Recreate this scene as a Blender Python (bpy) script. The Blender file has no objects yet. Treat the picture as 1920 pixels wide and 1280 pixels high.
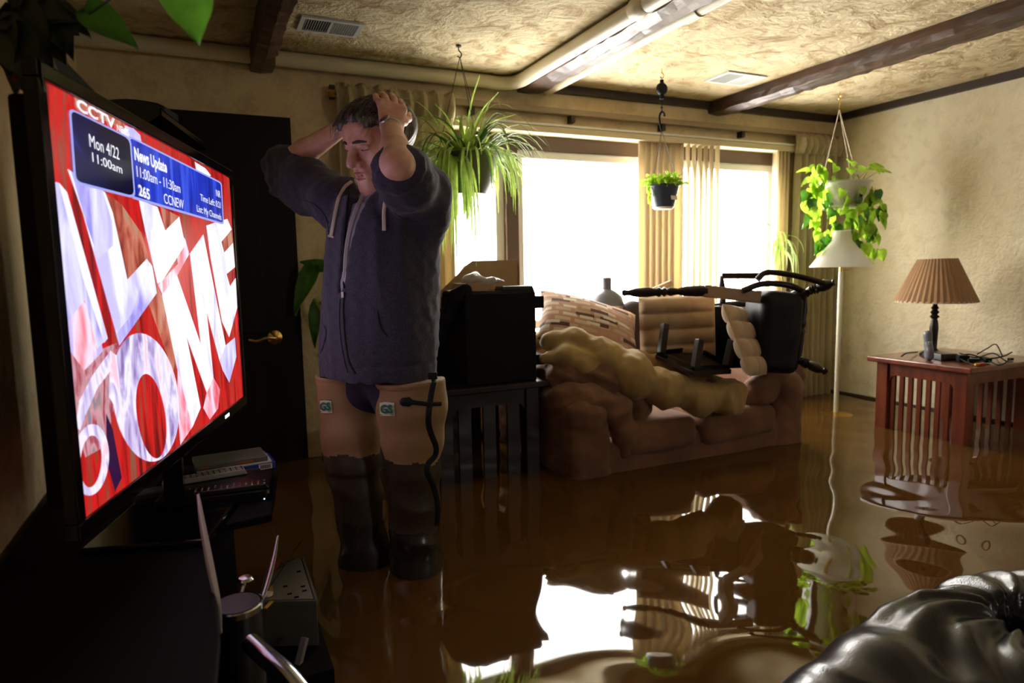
import bpy, math, random
import numpy as np
from mathutils import Vector, Matrix
from mathutils.bvhtree import BVHTree
S = bpy.context.scene
COL = S.collection
# ------------------------------------------------------------------ camera
FPX = 1240.0
YAW, PITCH, ROLL = math.radians(24.73), math.radians(6.25), math.radians(-1.1)
_f = np.array([math.sin(YAW)*math.cos(PITCH), math.cos(YAW)*math.cos(PITCH), -math.sin(PITCH)])
_r0 = np.array([math.cos(YAW), -math.sin(YAW), 0.0]); _u0 = np.cross(_r0, _f)
_r = _r0*math.cos(ROLL) + _u0*math.sin(ROLL); _u = -_r0*math.sin(ROLL) + _u0*math.cos(ROLL)
CAM = np.array([0, 0, 1.22])
cd = bpy.data.cameras.new('camera'); cam = bpy.data.objects.new('camera', cd); COL.objects.link(cam)
cd.sensor_width = 36.0; cd.lens = FPX/1920*36.0; cd.clip_start = 0.05
M = Matrix.Identity(4)
for i in range(3):
    M[i][0] = _r[i]; M[i][1] = _u[i]; M[i][2] = -_f[i]; M[i][3] = CAM[i]
cam.matrix_world = M
cd.dof.use_dof = True; cd.dof.focus_distance = 1.8; cd.dof.aperture_fstop = 3.5
S.camera = cam
# ------------------------------------------------------------------ colour management
S.view_settings.view_transform = 'Standard'; S.view_settings.look = 'None'
S.view_settings.exposure = 0.75; S.view_settings.gamma = 1.0
S.view_settings.use_curve_mapping = False
# ------------------------------------------------------------------ overcast sky outside the windows
W = bpy.data.worlds.new('overcast'); S.world = W; W.use_nodes = True
bg = W.node_tree.nodes['Background']
bg.inputs[0].default_value = (1.0, 0.965, 0.90, 1); bg.inputs[1].default_value = 16.0
WATER = 0.34; CEIL = 2.19; YB = 3.22; XR = 3.88; XL = -0.41; YF = -2.6
pl = bpy.data.lights.new('window_portal', 'AREA'); pl.shape = 'RECTANGLE'; pl.size = 2.3; pl.size_y = 1.1
pl.cycles.is_portal = True
po = bpy.data.objects.new('window_portal', pl); COL.objects.link(po)
po.location = (2.27, YB+0.05, 1.4); po.rotation_euler = (math.radians(-90), 0, 0)
pl2 = bpy.data.lights.new('added_fill_portal', 'AREA'); pl2.shape = 'RECTANGLE'; pl2.size = .44; pl2.size_y = .38; pl2.cycles.is_portal = True  # portal for the unseen opening added behind the camera as fill light
po2 = bpy.data.objects.new('added_fill_portal', pl2); COL.objects.link(po2); po2.location = (2.95, YF-0.10, 1.67); po2.rotation_euler = (math.radians(90), 0, 0)

def ray(x, y): return (x-960)/FPX*_r - (y-640)/FPX*_u + _f
def dep(x, y, D): return CAM + ray(x, y)*D
def onY(x, y, Y=YB): d = ray(x, y); return CAM + d*(Y/d[1])
def onX(x, y, X): d = ray(x, y); return CAM + d*(X/d[0])
def onZ(x, y, Z): d = ray(x, y); return CAM + d*((Z-1.22)/d[2])
V3 = lambda *a: np.array(a, float)
def unit(v): v = np.asarray(v, float); return v/np.linalg.norm(v)

# ------------------------------------------------------------------ materials
def newmat(name):
    m = bpy.data.materials.new(name); m.use_nodes = True
    return m, m.node_tree, m.node_tree.nodes['Principled BSDF']
def mat(name, col, rough=0.6, metal=0.0, spec=0.5, bump=0, bscale=60, var=0.0, vscale=8, coat=0, sheen=0,
        stretch=(1, 1, 1), col2=None, trans=0.0, distort=0.0, detail=6):
    m, nt, b = newmat(name)
    b.inputs['Base Color'].default_value = (*col, 1); b.inputs['Roughness'].default_value = rough
    b.inputs['Metallic'].default_value = metal; b.inputs['Specular IOR Level'].default_value = spec
    b.inputs['Coat Weight'].default_value = coat; b.inputs['Sheen Weight'].default_value = sheen
    L = nt.links; N = nt.nodes
    tc = N.new('ShaderNodeTexCoord'); mp = N.new('ShaderNodeMapping'); L.new(tc.outputs['Object'], mp.inputs[0])
    mp.inputs['Scale'].default_value = stretch
    if var or col2:
        n = N.new('ShaderNodeTexNoise'); n.inputs['Scale'].default_value = vscale; n.inputs['Detail'].default_value = detail
        n.inputs['Distortion'].default_value = distort
        L.new(mp.outputs[0], n.inputs['Vector'])
        r = N.new('ShaderNodeValToRGB'); L.new(n.outputs['Fac'], r.inputs[0])
        c2 = col2 or tuple(c*(1-var) for c in col)
        r.color_ramp.elements[0].position = 0.35; r.color_ramp.elements[0].color = (*c2, 1)
        r.color_ramp.elements[1].position = 0.62; r.color_ramp.elements[1].color = (*col, 1)
        L.new(r.outputs[0], b.inputs['Base Color'])
    if bump:
        n2 = N.new('ShaderNodeTexNoise'); n2.inputs['Scale'].default_value = bscale; n2.inputs['Detail'].default_value = 5
        L.new(mp.outputs[0], n2.inputs['Vector'])
        bp = N.new('ShaderNodeBump'); bp.inputs['Strength'].default_value = bump; bp.inputs['Distance'].default_value = 0.01
        L.new(n2.outputs['Fac'], bp.inputs['Height']); L.new(bp.outputs[0], b.inputs['Normal'])
    if trans:
        tr = N.new('ShaderNodeBsdfTranslucent'); mx = N.new('ShaderNodeMixShader'); mx.inputs[0].default_value = trans
        tr.inputs[0].default_value = (*col, 1)
        if var or col2: L.new(r.outputs[0], tr.inputs[0])
        out = N['Material Output']; L.new(b.outputs[0], mx.inputs[1]); L.new(tr.outputs[0], mx.inputs[2]); L.new(mx.outputs[0], out.inputs[0])
    return m
def emis(name, col, s=1.0, col2=None, scale=6, stretch=(1, 1, 1), lo=.35, hi=.65, rough=.15, noise_detail=4):
    m, nt, b = newmat(name); N = nt.nodes; L = nt.links
    b.inputs['Base Color'].default_value = (0.005, 0.005, 0.006, 1); b.inputs['Roughness'].default_value = rough
    b.inputs['Emission Color'].default_value = (*col, 1); b.inputs['Emission Strength'].default_value = s
    if col2:
        tc = N.new('ShaderNodeTexCoord'); mp = N.new('ShaderNodeMapping'); mp.inputs['Scale'].default_value = stretch
        n = N.new('ShaderNodeTexNoise'); n.inputs['Scale'].default_value = scale; n.inputs['Detail'].default_value = noise_detail
        r = N.new('ShaderNodeValToRGB'); L.new(tc.outputs['Object'], mp.inputs[0]); L.new(mp.outputs[0], n.inputs['Vector'])
        L.new(n.outputs['Fac'], r.inputs[0]); r.color_ramp.elements[0].position = lo; r.color_ramp.elements[1].position = hi
        r.color_ramp.elements[0].color = (*col2, 1); r.color_ramp.elements[1].color = (*col, 1)
        L.new(r.outputs[0], b.inputs['Emission Color'])
    return m
def stucco(name, c1, c2, c3, strength=0.6, sc=1.0, dis=.35):
    m, nt, b = newmat(name); N = nt.nodes; L = nt.links
    b.inputs['Roughness'].default_value = 0.85; b.inputs['Specular IOR Level'].default_value = 0.2
    tc = N.new('ShaderNodeTexCoord')
    n1 = N.new('ShaderNodeTexNoise'); n1.inputs['Scale'].default_value = 9*sc; n1.inputs['Detail'].default_value = 9
    n1.inputs['Distortion'].default_value = dis; n1.inputs['Roughness'].default_value = .62
    n2 = N.new('ShaderNodeTexNoise'); n2.inputs['Scale'].default_value = 1.7; n2.inputs['Detail'].default_value = 3
    n3 = N.new('ShaderNodeTexNoise'); n3.inputs['Scale'].default_value = 42*sc; n3.inputs['Detail'].default_value = 6
    for n in (n1, n2, n3): L.new(tc.outputs['Object'], n.inputs['Vector'])
    r1 = N.new('ShaderNodeValToRGB'); r1.color_ramp.elements[0].position = .36; r1.color_ramp.elements[1].position = .52
    r1.color_ramp.elements[0].color = (*c2, 1); r1.color_ramp.elements[1].color = (*c1, 1); L.new(n1.outputs['Fac'], r1.inputs[0])
    r2 = N.new('ShaderNodeValToRGB'); r2.color_ramp.elements[0].position = .45; r2.color_ramp.elements[1].position = .7
    r2.color_ramp.elements[0].color = (0, 0, 0, 1); r2.color_ramp.elements[1].color = (.6, .6, .6, 1); L.new(n2.outputs['Fac'], r2.inputs[0])
    mx = N.new('ShaderNodeMixRGB'); L.new(r2.outputs[0], mx.inputs[0]); L.new(r1.outputs[0], mx.inputs[1]); mx.inputs[2].default_value = (*c3, 1)
    L.new(mx.outputs[0], b.inputs['Base Color'])
    ad = N.new('ShaderNodeMath'); ad.operation = 'MULTIPLY_ADD'; L.new(n3.outputs['Fac'], ad.inputs[0]); ad.inputs[1].default_value = .35
    L.new(n1.outputs['Fac'], ad.inputs[2])
    bp = N.new('ShaderNodeBump'); bp.inputs['Strength'].default_value = strength; bp.inputs['Distance'].default_value = 0.03
    L.new(ad.outputs[0], bp.inputs['Height']); L.new(bp.outputs[0], b.inputs['Normal'])
    return m

MT = {}
MT['wall'] = stucco('wall_stucco', (.74, .60, .36), (.62, .48, .28), (.62, .46, .23), .45, 1.3)
MT['wallr'] = stucco('right_wall_stucco', (.76, .69, .50), (.68, .60, .42), (.67, .55, .34), .45, 1.4)
MT['ceil'] = stucco('ceiling_stucco', (.68, .57, .36), (.40, .29, .15), (.56, .43, .24), .9, 1.0, .8)
MT['beam'] = mat('dark_hewn_wood', (.085, .040, .022), .45, col2=(.03, .014, .009), vscale=14, stretch=(1, .25, 1), bump=.8, bscale=22)
MT['trim'] = mat('dark_trim_wood', (.035, .020, .014), .5)
MT['pipe'] = mat('ivory_pipe_paint', (.68, .60, .42), .38, var=.08, vscale=5)
MT['white'] = mat('white_vinyl', (.72, .72, .68), .4)
MT['brownframe'] = mat('brown_window_frame', (.11, .07, .05), .45)
MT['taupe'] = mat('taupe_rail', (.30, .22, .13), .5)
MT['cream'] = mat('cream_board', (.60, .50, .32), .5)
MT['black'] = mat('black_plastic', (.003, .003, .0035), .6, spec=.15)
MT['matteblack'] = mat('matte_black_laminate', (.003, .003, .004), .75, spec=.12)
MT['gloss'] = mat('gloss_black', (.003, .003, .0035), .12, spec=.35)
MT['satin'] = mat('satin_black', (.007, .007, .009), .35, spec=.35)
MT['dwood'] = mat('dark_brown_wood', (.020, .010, .007), .35, var=.4, vscale=20, stretch=(1, 1, .2), coat=.0, spec=.35)
MT['rwood'] = mat('red_mahogany_wood', (.20, .045, .022), .30, var=.45, vscale=18, stretch=(1, 1, .2), coat=.5)
MT['door'] = mat('dark_door_wood', (.011, .006, .004), .6, spec=.2, var=.3, vscale=12, stretch=(1, 1, .15))
MT['brass'] = mat('brass', (.75, .50, .16), .22, metal=1)
MT['chrome'] = mat('steel_tube', (.55, .58, .62), .18, metal=1)
MT['iron'] = mat('dark_iron', (.05, .04, .035), .45, metal=.6)
MT['curt'] = mat('khaki_curtain', (.60, .50, .30), .9, var=.12, vscale=40, trans=.35, stretch=(4, 4, .5))
MT['blind'] = mat('cream_blind_vinyl', (.82, .72, .50), .6, trans=.34)
MT['blindtan'] = mat('tan_blind_vinyl', (.80, .68, .46), .6, trans=.24)
MT['leafy'] = mat('bright_green_leaf', (.46, .72, .06), .45, var=.3, vscale=30, trans=.55)
MT['leafs'] = mat('spider_plant_leaf', (.44, .62, .12), .45, var=.35, vscale=30, trans=.45)
MT['leafd'] = mat('deep_green_leaf', (.07, .22, .02), .4, var=.35, vscale=40, trans=.35)
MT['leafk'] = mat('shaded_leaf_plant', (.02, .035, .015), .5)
MT['stem'] = mat('plant_stem', (.22, .28, .06), .6)
MT['potw'] = mat('white_plastic_pot', (.60, .58, .52), .4)
MT['potb'] = mat('navy_plastic_pot', (.05, .065, .11), .3)
MT['potg'] = mat('grey_green_pot', (.11, .11, .075), .55)
MT['shadew'] = mat('white_lamp_shade', (.86, .86, .78), .7, trans=.6)
MT['shadet'] = mat('tan_pleated_shade', (.50, .30, .16), .8, trans=.3, var=.12, vscale=10)
MT['ivory'] = mat('ivory_metal', (.72, .72, .55), .3)
MT['suede'] = mat('brown_microsuede', (.24, .112, .058), .9, sheen=.12, col2=(.15, .070, .036), vscale=5, bump=.15, bscale=140)
MT['comf'] = mat('olive_gold_comforter', (.42, .28, .10), .75, sheen=.15, var=.2, vscale=6, bump=.12, bscale=35)
MT['pad'] = mat('tan_pad', (.48, .34, .20), .9, sheen=.2, var=.12, vscale=12)
MT['card'] = mat('cardboard', (.42, .26, .13), .8, var=.1, vscale=5)
MT['leather'] = mat('black_leather', (.006, .007, .014), .24, spec=.6, bump=.10, bscale=260, coat=.1)
MT['skin'] = None
MT['hood'] = mat('charcoal_heather_fleece', (.050, .047, .082), .95, sheen=.15, col2=(.024, .023, .042), vscale=260, bump=.3, bscale=320)
MT['tee'] = mat('grey_tshirt', (.34, .34, .42), .95, var=.06, vscale=200)
MT['lapel'] = mat('light_grey_jersey', (.46, .45, .47), .95, var=.1, vscale=200)
MT['cord'] = mat('cream_cotton_cord', (.70, .62, .50), .9)
MT['wader'] = mat('tan_wader_canvas', (.34, .215, .10), .75, var=.22, vscale=5, bump=.1, bscale=90)
MT['rubber'] = mat('wet_dark_rubber', (.030, .024, .016), .25, var=.4, vscale=7)
MT['strap'] = mat('black_strap', (.008, .009, .012), .6, spec=.3)
MT['jeans'] = mat('navy_trousers', (.03, .028, .055), .9)
MT['steel'] = mat('brushed_steel', (.55, .53, .50), .3, metal=1)
MT['silver'] = mat('silver_plastic', (.35, .34, .32), .35, metal=.3)
MT['grey'] = mat('grey_case_metal', (.20, .20, .165), .4, metal=.4, var=.15, vscale=8)
MT['bag'] = mat('clear_plastic_bag', (.55, .50, .45), .25, trans=.4, bump=.6, bscale=50)
MT['label'] = mat('white_label', (.75, .72, .66), .6)
MT['greenbadge'] = mat('green_badge_ink', (.01, .13, .09), .6)
MT['paleb'] = mat('pale_green_badge', (.60, .66, .42), .6)
MT['vent'] = mat('grey_vent_enamel', (.55, .56, .53), .4)
MT['ventd'] = mat('vent_dark_gap', (.10, .11, .11), .7)
MT['greyjug'] = mat('grey_jug_plastic', (.13, .14, .17), .3)
MT['red'] = mat('red_plastic', (.6, .04, .03), .4)
MT['yellow'] = mat('yellow_plastic', (.75, .45, .04), .4)
MT['blue'] = mat('blue_printed_case', (.03, .05, .35), .35)
MT['orange'] = mat('orange_label', (.50, .12, .04), .5)

# ------------------------------------------------------------------ mesh helpers
def mesh_np(name, v, f, smooth=True):
    v = np.asarray(v, np.float32); me = bpy.data.meshes.new(name)
    if isinstance(f, np.ndarray):
        k = f.shape[1]; me.vertices.add(len(v)); me.vertices.foreach_set('co', v.ravel())
        me.loops.add(f.size); me.loops.foreach_set('vertex_index', f.astype(np.int32).ravel())
        me.polygons.add(len(f)); me.polygons.foreach_set('loop_start', np.arange(0, f.size, k, dtype=np.int32))
        me.polygons.foreach_set('use_smooth', np.full(len(f), smooth)); me.update(calc_edges=True)
    else:
        me.from_pydata([tuple(map(float, p)) for p in v], [], f); me.update()
        if smooth: me.polygons.foreach_set('use_smooth', [True]*len(me.polygons))
    return me
def frame_from(d, hint=(0, 0, 1)):
    d = unit(d); h = np.array(hint, float)
    if abs(d@h) > .95: h = np.array([1., 0, 0]) if abs(d[0]) < .9 else np.array([0, 1., 0])
    a = unit(np.cross(h, d)); b = np.cross(d, a); return a, b, d
def Rz(a): c, s = math.cos(a), math.sin(a); return np.array([[c, -s, 0], [s, c, 0], [0, 0, 1.]])
def Rx(a): c, s = math.cos(a), math.sin(a); return np.array([[1., 0, 0], [0, c, -s], [0, s, c]])
def Ry(a): c, s = math.cos(a), math.sin(a); return np.array([[c, 0, s], [0, 1., 0], [-s, 0, c]])
class MB:
    def __init__(s): s.v = []; s.f = []
    def add(s, v, f):
        o = len(s.v); s.v += [np.asarray(p, float) for p in v]; s.f += [tuple(i+o for i in q) for q in f]; return s
    def box(s, c, size, R=None, taper=1.0):
        c = np.array(c, float); h = np.array(size, float)/2; vs = []
        for z in (-1, 1):
            t = taper if z > 0 else 1
            for x, y in ((-1, -1), (1, -1), (1, 1), (-1, 1)):
                p = np.array([x*h[0]*t, y*h[1]*t, z*h[2]]); vs.append(c + (R@p if R is not None else p))
        return s.add(vs, [(0, 3, 2, 1), (4, 5, 6, 7), (0, 1, 5, 4), (1, 2, 6, 5), (2, 3, 7, 6), (3, 0, 4, 7)])
    def bb(s, a, b): a = np.array(a, float); b = np.array(b, float); return s.box((a+b)/2, np.abs(b-a))
    def bar(s, a, b, w, t, hint=(0, 0, 1)):
        a = np.array(a, float); b = np.array(b, float); x, y, z = frame_from(b-a, hint)
        return s.box((a+b)/2, (w, t, np.linalg.norm(b-a)), np.array([x, y, z]).T)
    def tube(s, pts, r, n=10, cap=True):
        pts = [np.array(p, float) for p in pts]; m = len(pts); rr = r if hasattr(r, '__len__') else [r]*m
        vs = []; a = None
        for i, p in enumerate(pts):
            d = unit(pts[min(i+1, m-1)] - pts[max(i-1, 0)])
            if a is None: a, b, _ = frame_from(d)
            else:
                a = a - d*(a@d); a = unit(a); b = np.cross(d, a)
            for k in range(n):
                t = 2*math.pi*k/n; vs.append(p + (a*math.cos(t) + b*math.sin(t))*rr[i])
        fs = [(i*n+k, i*n+(k+1) % n, (i+1)*n+(k+1) % n, (i+1)*n+k) for i in range(m-1) for k in range(n)]
        if cap: fs += [tuple(range(n-1, -1, -1)), tuple(range((m-1)*n, m*n))]
        return s.add(vs, fs)
    def lathe(s, c, prof, n=24, axis=(0, 0, 1), cap=True, flute=None):
        a, b, d = frame_from(axis); c = np.array(c, float); vs = []
        for r, z in prof:
            for k in range(n):
                t = 2*math.pi*k/n; q = r*(1+(flute if flute and k % 2 else 0)); vs.append(c + d*z + (a*math.cos(t)+b*math.sin(t))*q)
        m = len(prof)
        fs = [(i*n+k, i*n+(k+1) % n, (i+1)*n+(k+1) % n, (i+1)*n+k) for i in range(m-1) for k in range(n)]
        if cap: fs += [tuple(range(n-1, -1, -1)), tuple(range((m-1)*n, m*n))]
        return s.add(vs, fs)
    def turned(s, a, b, prof, n=14):
        a = np.array(a, float); b = np.array(b, float); Ln = np.linalg.norm(b-a)
        return s.lathe(a, [(r, t*Ln) for t, r in prof], n, axis=b-a)
    def grid(s, P, closed_u=False):
        nu, nv = P.shape[:2]; fs = []
        for i in range(nu-1+(1 if closed_u else 0)):
            for j in range(nv-1): fs.append((i*nv+j, i*nv+j+1, ((i+1) % nu)*nv+j+1, ((i+1) % nu)*nv+j))
        return s.add(P.reshape(-1, 3), fs)
    def prism(s, pts, n, th):
        pts = [np.array(p, float) for p in pts]; n = unit(n)*th; m = len(pts)
        return s.add(pts+[p+n for p in pts], [tuple(range(m-1, -1, -1)), tuple(range(m, 2*m))] + [(i, (i+1) % m, m+(i+1) % m, m+i) for i in range(m)])
def worldloc(o):
    v = np.zeros(3)
    while o: v += np.array(o.location); o = o.parent
    return v
def tag(o, label=None, cat=None, group=None, kind=None):
    if label: o['label'] = label
    if cat: o['category'] = cat
    if group: o['group'] = group
    if kind: o['kind'] = kind
    return o
def link(name, me, m, parent=None, bevel=0, label=None, solid=0, flat=False):
    o = bpy.data.objects.new(name, me); COL.objects.link(o)
    if m is not None: me.materials.append(MT[m] if isinstance(m, str) else m)
    if parent: o.parent = parent
    if bevel:
        b = o.modifiers.new('bevel', 'BEVEL'); b.width = bevel; b.segments = 2; b.limit_method = 'ANGLE'
    if solid:
        b = o.modifiers.new('solid', 'SOLIDIFY'); b.thickness = solid; b.offset = 0
    if label: o['label'] = label
    return o
def part(name, mb, m, parent=None, bevel=0, smooth=False, label=None, solid=0, loc=None):
    if isinstance(mb, MB): v = np.array(mb.v); f = mb.f
    else: v, f = mb
    off = worldloc(parent) if parent else (np.array(loc, float) if loc is not None else np.zeros(3))
    me = mesh_np(name, v-off, f, smooth)
    if smooth and isinstance(mb, MB):
        try: me.set_sharp_from_angle(angle=math.radians(42))
        except Exception: pass
    o = link(name, me, m, parent, bevel, label, solid)
    if not parent and loc is not None: o.location = loc
    return o
def thing(name, label, cat, loc, group=None):
    o = bpy.data.objects.new(name, None); COL.objects.link(o); o.location = tuple(map(float, loc)); o.empty_display_size = .05
    return tag(o, label, cat, group)
def copy_tree(o, parent=None):
    c = o.copy(); COL.objects.link(c)
    if parent: c.parent = parent
    for ch in list(o.children): copy_tree(ch, c)
    return c
def struct(name, mb, m, bevel=0, smooth=False): return tag(part(name, mb, m, bevel=bevel, smooth=smooth), kind='structure')
def smoothpts(pts, n=8):
    pts = [np.array(p, float) for p in pts]; P = [2*pts[0]-pts[1]] + pts + [2*pts[-1]-pts[-2]]; out = []
    for i in range(1, len(P)-2):
        for k in range(n):
            t = k/n; a, b, c, d = P[i-1], P[i], P[i+1], P[i+2]
            out.append(.5*((2*b)+(c-a)*t+(2*a-5*b+4*c-d)*t*t+(-a+3*b-3*c+d)*t**3))
    out.append(pts[-1]); return out

# ------------------------------------------------------------------ distance-field sculpting
class SDF:
    def __init__(s, lo, hi, h):
        s.lo = np.array(lo, float); s.h = h; s.n = np.ceil((np.array(hi)-s.lo)/h).astype(int)+1
        s.a = np.full(s.n, .05, np.float32)
    def block(s, lo, hi):
        i0 = np.clip(np.floor((np.array(lo)-s.lo)/s.h).astype(int), 0, s.n-1); i1 = np.clip(np.ceil((np.array(hi)-s.lo)/s.h).astype(int)+1, 1, s.n)
        i1 = np.maximum(i1, i0+1)
        ax = [(s.lo[k] + s.h*np.arange(i0[k], i1[k])).astype(np.float32) for k in range(3)]
        X, Y, Z = np.meshgrid(*ax, indexing='ij')
        return tuple(slice(i0[k], i1[k]) for k in range(3)), X, Y, Z
    def op(s, fn, lo, hi, k=.01, mode='add'):
        sl, X, Y, Z = s.block(np.array(lo)-.035, np.array(hi)+.035); d = fn(X, Y, Z); a = s.a[sl]
        if mode == 'add':
            h = np.clip(.5+.5*(a-d)/k, 0, 1); s.a[sl] = a*(1-h)+d*h - k*h*(1-h)
        else:
            h = np.clip(.5-.5*(a+d)/k, 0, 1); s.a[sl] = a*(1-h)+(-d)*h + k*h*(1-h)
        return s
    def cone(s, a, b, r1, r2=None, k=.015, mode='add'):
        r2 = r1 if r2 is None else r2; a = np.array(a, float); b = np.array(b, float); ab = b-a; L2 = ab@ab+1e-12
        def fn(X, Y, Z):
            x, y, z = X-a[0], Y-a[1], Z-a[2]; t = np.clip((x*ab[0]+y*ab[1]+z*ab[2])/L2, 0, 1)
            return np.sqrt((x-t*ab[0])**2+(y-t*ab[1])**2+(z-t*ab[2])**2) - (r1+(r2-r1)*t)
        m = max(r1, r2); return s.op(fn, np.minimum(a, b)-m, np.maximum(a, b)+m, k, mode)
    def ell(s, c, rad, R=None, k=.015, mode='add', p=2.0):
        c = np.array(c, float); rad = np.array(rad, float); R = np.eye(3) if R is None else R; T = R.T
        def fn(X, Y, Z):
            x, y, z = X-c[0], Y-c[1], Z-c[2]; q = [(T[i, 0]*x+T[i, 1]*y+T[i, 2]*z)/rad[i] for i in range(3)]
            g = (np.abs(q[0])**p+np.abs(q[1])**p+np.abs(q[2])**p)**(1/p)
            if p == 2:
                g2 = np.sqrt((q[0]/rad[0])**2+(q[1]/rad[1])**2+(q[2]/rad[2])**2)+1e-9
                return g*(g-1)/g2
            return (g-1)*rad.min()
        m = np.abs(R)@rad; return s.op(fn, c-m, c+m, k, mode)
    def rbox(s, c, half, r=.02, R=None, k=.015, mode='add'):
        c = np.array(c, float); half = np.array(half, float); R = np.eye(3) if R is None else R; T = R.T
        def fn(X, Y, Z):
            x, y, z = X-c[0], Y-c[1], Z-c[2]; q = [np.abs(T[i, 0]*x+T[i, 1]*y+T[i, 2]*z)-half[i]+r for i in range(3)]
            return np.sqrt(sum(np.maximum(t, 0)**2 for t in q)) + np.minimum(np.maximum(np.maximum(q[0], q[1]), q[2]), 0) - r
        m = np.abs(R)@half; return s.op(fn, c-m, c+m, k, mode)
    def chain(s, pts, rs, k=.015, mode='add'):
        for i in range(len(pts)-1): s.cone(pts[i], pts[i+1], rs[i], rs[i+1], k, mode)
        return s
    def warp(s, fn):
        sl, X, Y, Z = s.block(s.lo, s.lo+s.h*s.n); s.a += np.where(np.abs(s.a) < .045, fn(X, Y, Z), 0).astype(np.float32); return s
    def clip(s, fn):
        sl, X, Y, Z = s.block(s.lo, s.lo+s.h*s.n); s.a = np.maximum(s.a, fn(X, Y, Z)).astype(np.float32); return s
    def mesh(s):
        a = s.a.copy(); a[0] = a[-1] = .05; a[:, 0] = a[:, -1] = .05; a[:, :, 0] = a[:, :, -1] = .05
        g = a < 0; nx, ny, nz = np.array(a.shape)-1
        cnt = np.zeros((nx, ny, nz), np.int8)
        cs = [(i, j, k) for i in (0, 1) for j in (0, 1) for k in (0, 1)]
        for i, j, k in cs: cnt += g[i:nx+i, j:ny+j, k:nz+k]
        act = (cnt > 0) & (cnt < 8); idx = np.argwhere(act); val = {c: a[idx[:, 0]+c[0], idx[:, 1]+c[1], idx[:, 2]+c[2]] for c in cs}
        acc = np.zeros((len(idx), 3)); w = np.zeros(len(idx))
        for c in cs:
            for ax in range(3):
                if c[ax]: continue
                e = list(c); e[ax] = 1; e = tuple(e); v0, v1 = val[c], val[e]; cr = (v0 < 0) != (v1 < 0)
                t = np.where(cr, v0/np.where(cr, v0-v1, 1), 0); p = np.tile(np.array(c, float), (len(idx), 1)); p[:, ax] += t
                acc += p*cr[:, None]; w += cr
        V = s.lo + s.h*(idx + acc/w[:, None]); vid = np.full(act.shape, -1, np.int64); vid[act] = np.arange(len(idx)); F = []
        for ax in range(3):
            u, v = (ax+1) % 3, (ax+2) % 3; sl0 = [slice(None)]*3; sl1 = [slice(None)]*3; sl0[ax] = slice(0, -1); sl1[ax] = slice(1, None)
            g0, g1 = g[tuple(sl0)], g[tuple(sl1)]; E = np.argwhere(g0 != g1); sg = g0[tuple(E.T)]
            q = []
            for du, dv in ((-1, -1), (0, -1), (0, 0), (-1, 0)):
                c = E.copy(); c[:, u] += du; c[:, v] += dv; q.append(vid[tuple(c.T)])
            q = np.stack(q, 1); q[~sg] = q[~sg][:, ::-1]; F.append(q)
        return V, np.concatenate(F)
def snoise(X, Y, Z, freq, seed, n=9, st=(1, 1, 1)):
    rg = np.random.RandomState(seed); o = 0
    for i in range(n):
        k = rg.normal(size=3); k = k/np.linalg.norm(k)*freq*rg.uniform(.6, 1.5)*2*math.pi
        o = o + np.sin(X*(k[0]*st[0])+Y*(k[1]*st[1])+Z*(k[2]*st[2])+rg.uniform(0, 6.28))
    return o/math.sqrt(n)
def bvh_of(vf): 
    V, F = vf; return BVHTree.FromPolygons([tuple(map(float, p)) for p in V], [tuple(map(int, q)) for q in F])
# ================================================================== THE ROOM
struct('floor', MB().bb((XL-.1, YF, -.08), (XR+.1, YB+.1, 0)), mat('flooded_floor', (.12, .07, .04), .8))
struct('ceiling', MB().bb((XL-.1, YF-.1, CEIL), (XR+.1, YB+.2, CEIL+.1)), 'ceil')
struct('wall_left', MB().bb((XL-.12, YF, 0), (XL, YB, CEIL)), 'wall')
struct('wall_right', MB().bb((XR, YF, 0), (XR+.12, YB, CEIL)), 'wallr')
MT['panelling'] = mat('dim_panelling', (.16, .11, .07), .8)
struct('wall_front', MB().bb((XL-.12, YF-.12, 0), (2.73, YF, CEIL)).bb((3.17, YF-.12, 0), (XR+.12, YF, CEIL)).bb((2.73, YF-.12, 0), (3.17, YF, 1.48)).bb((2.73, YF-.12, 1.86), (3.17, YF, CEIL)), 'panelling')  # small high opening added out of view to let in fill light
struct('wall_light_blocker', MB().bb((XL, -.60, 0), (1.3, -.48, CEIL)), 'panelling')  # unseen wall added to keep the rear fill light off the left wall
WX0, WX1, WZ0, WZ1 = 1.13, 3.40, .86, 1.93
wb = MB().bb((XL-.12, YB, 0), (WX0, YB+.16, CEIL)).bb((WX1, YB, 0), (XR+.12, YB+.16, CEIL)).bb((WX0, YB, WZ1), (WX1, YB+.16, CEIL)).bb((WX0, YB, 0), (WX1, YB+.16, WZ0))
struct('wall_back', wb, 'wall')
struct('trim_1', MB().bb((XL, YB-.03, CEIL-.042), (XR, YB, CEIL)), 'trim')
struct('trim_2', MB().bb((XR-.03, YF, CEIL-.042), (XR, YB-.03, CEIL)), 'trim')
struct('trim_3', MB().bb((XL, YF, CEIL-.042), (XL+.03, YB-.03, CEIL)), 'trim')
struct('baseboard_back', MB().bb((.46, YB-.014, 0), (XR, YB, .36)), mat('wet_baseboard', (.16, .09, .045), .5, var=.4, vscale=6))
struct('baseboard_right', MB().bb((XR-.014, YF, 0), (XR, YB-.014, .352)), 'trim')
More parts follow.
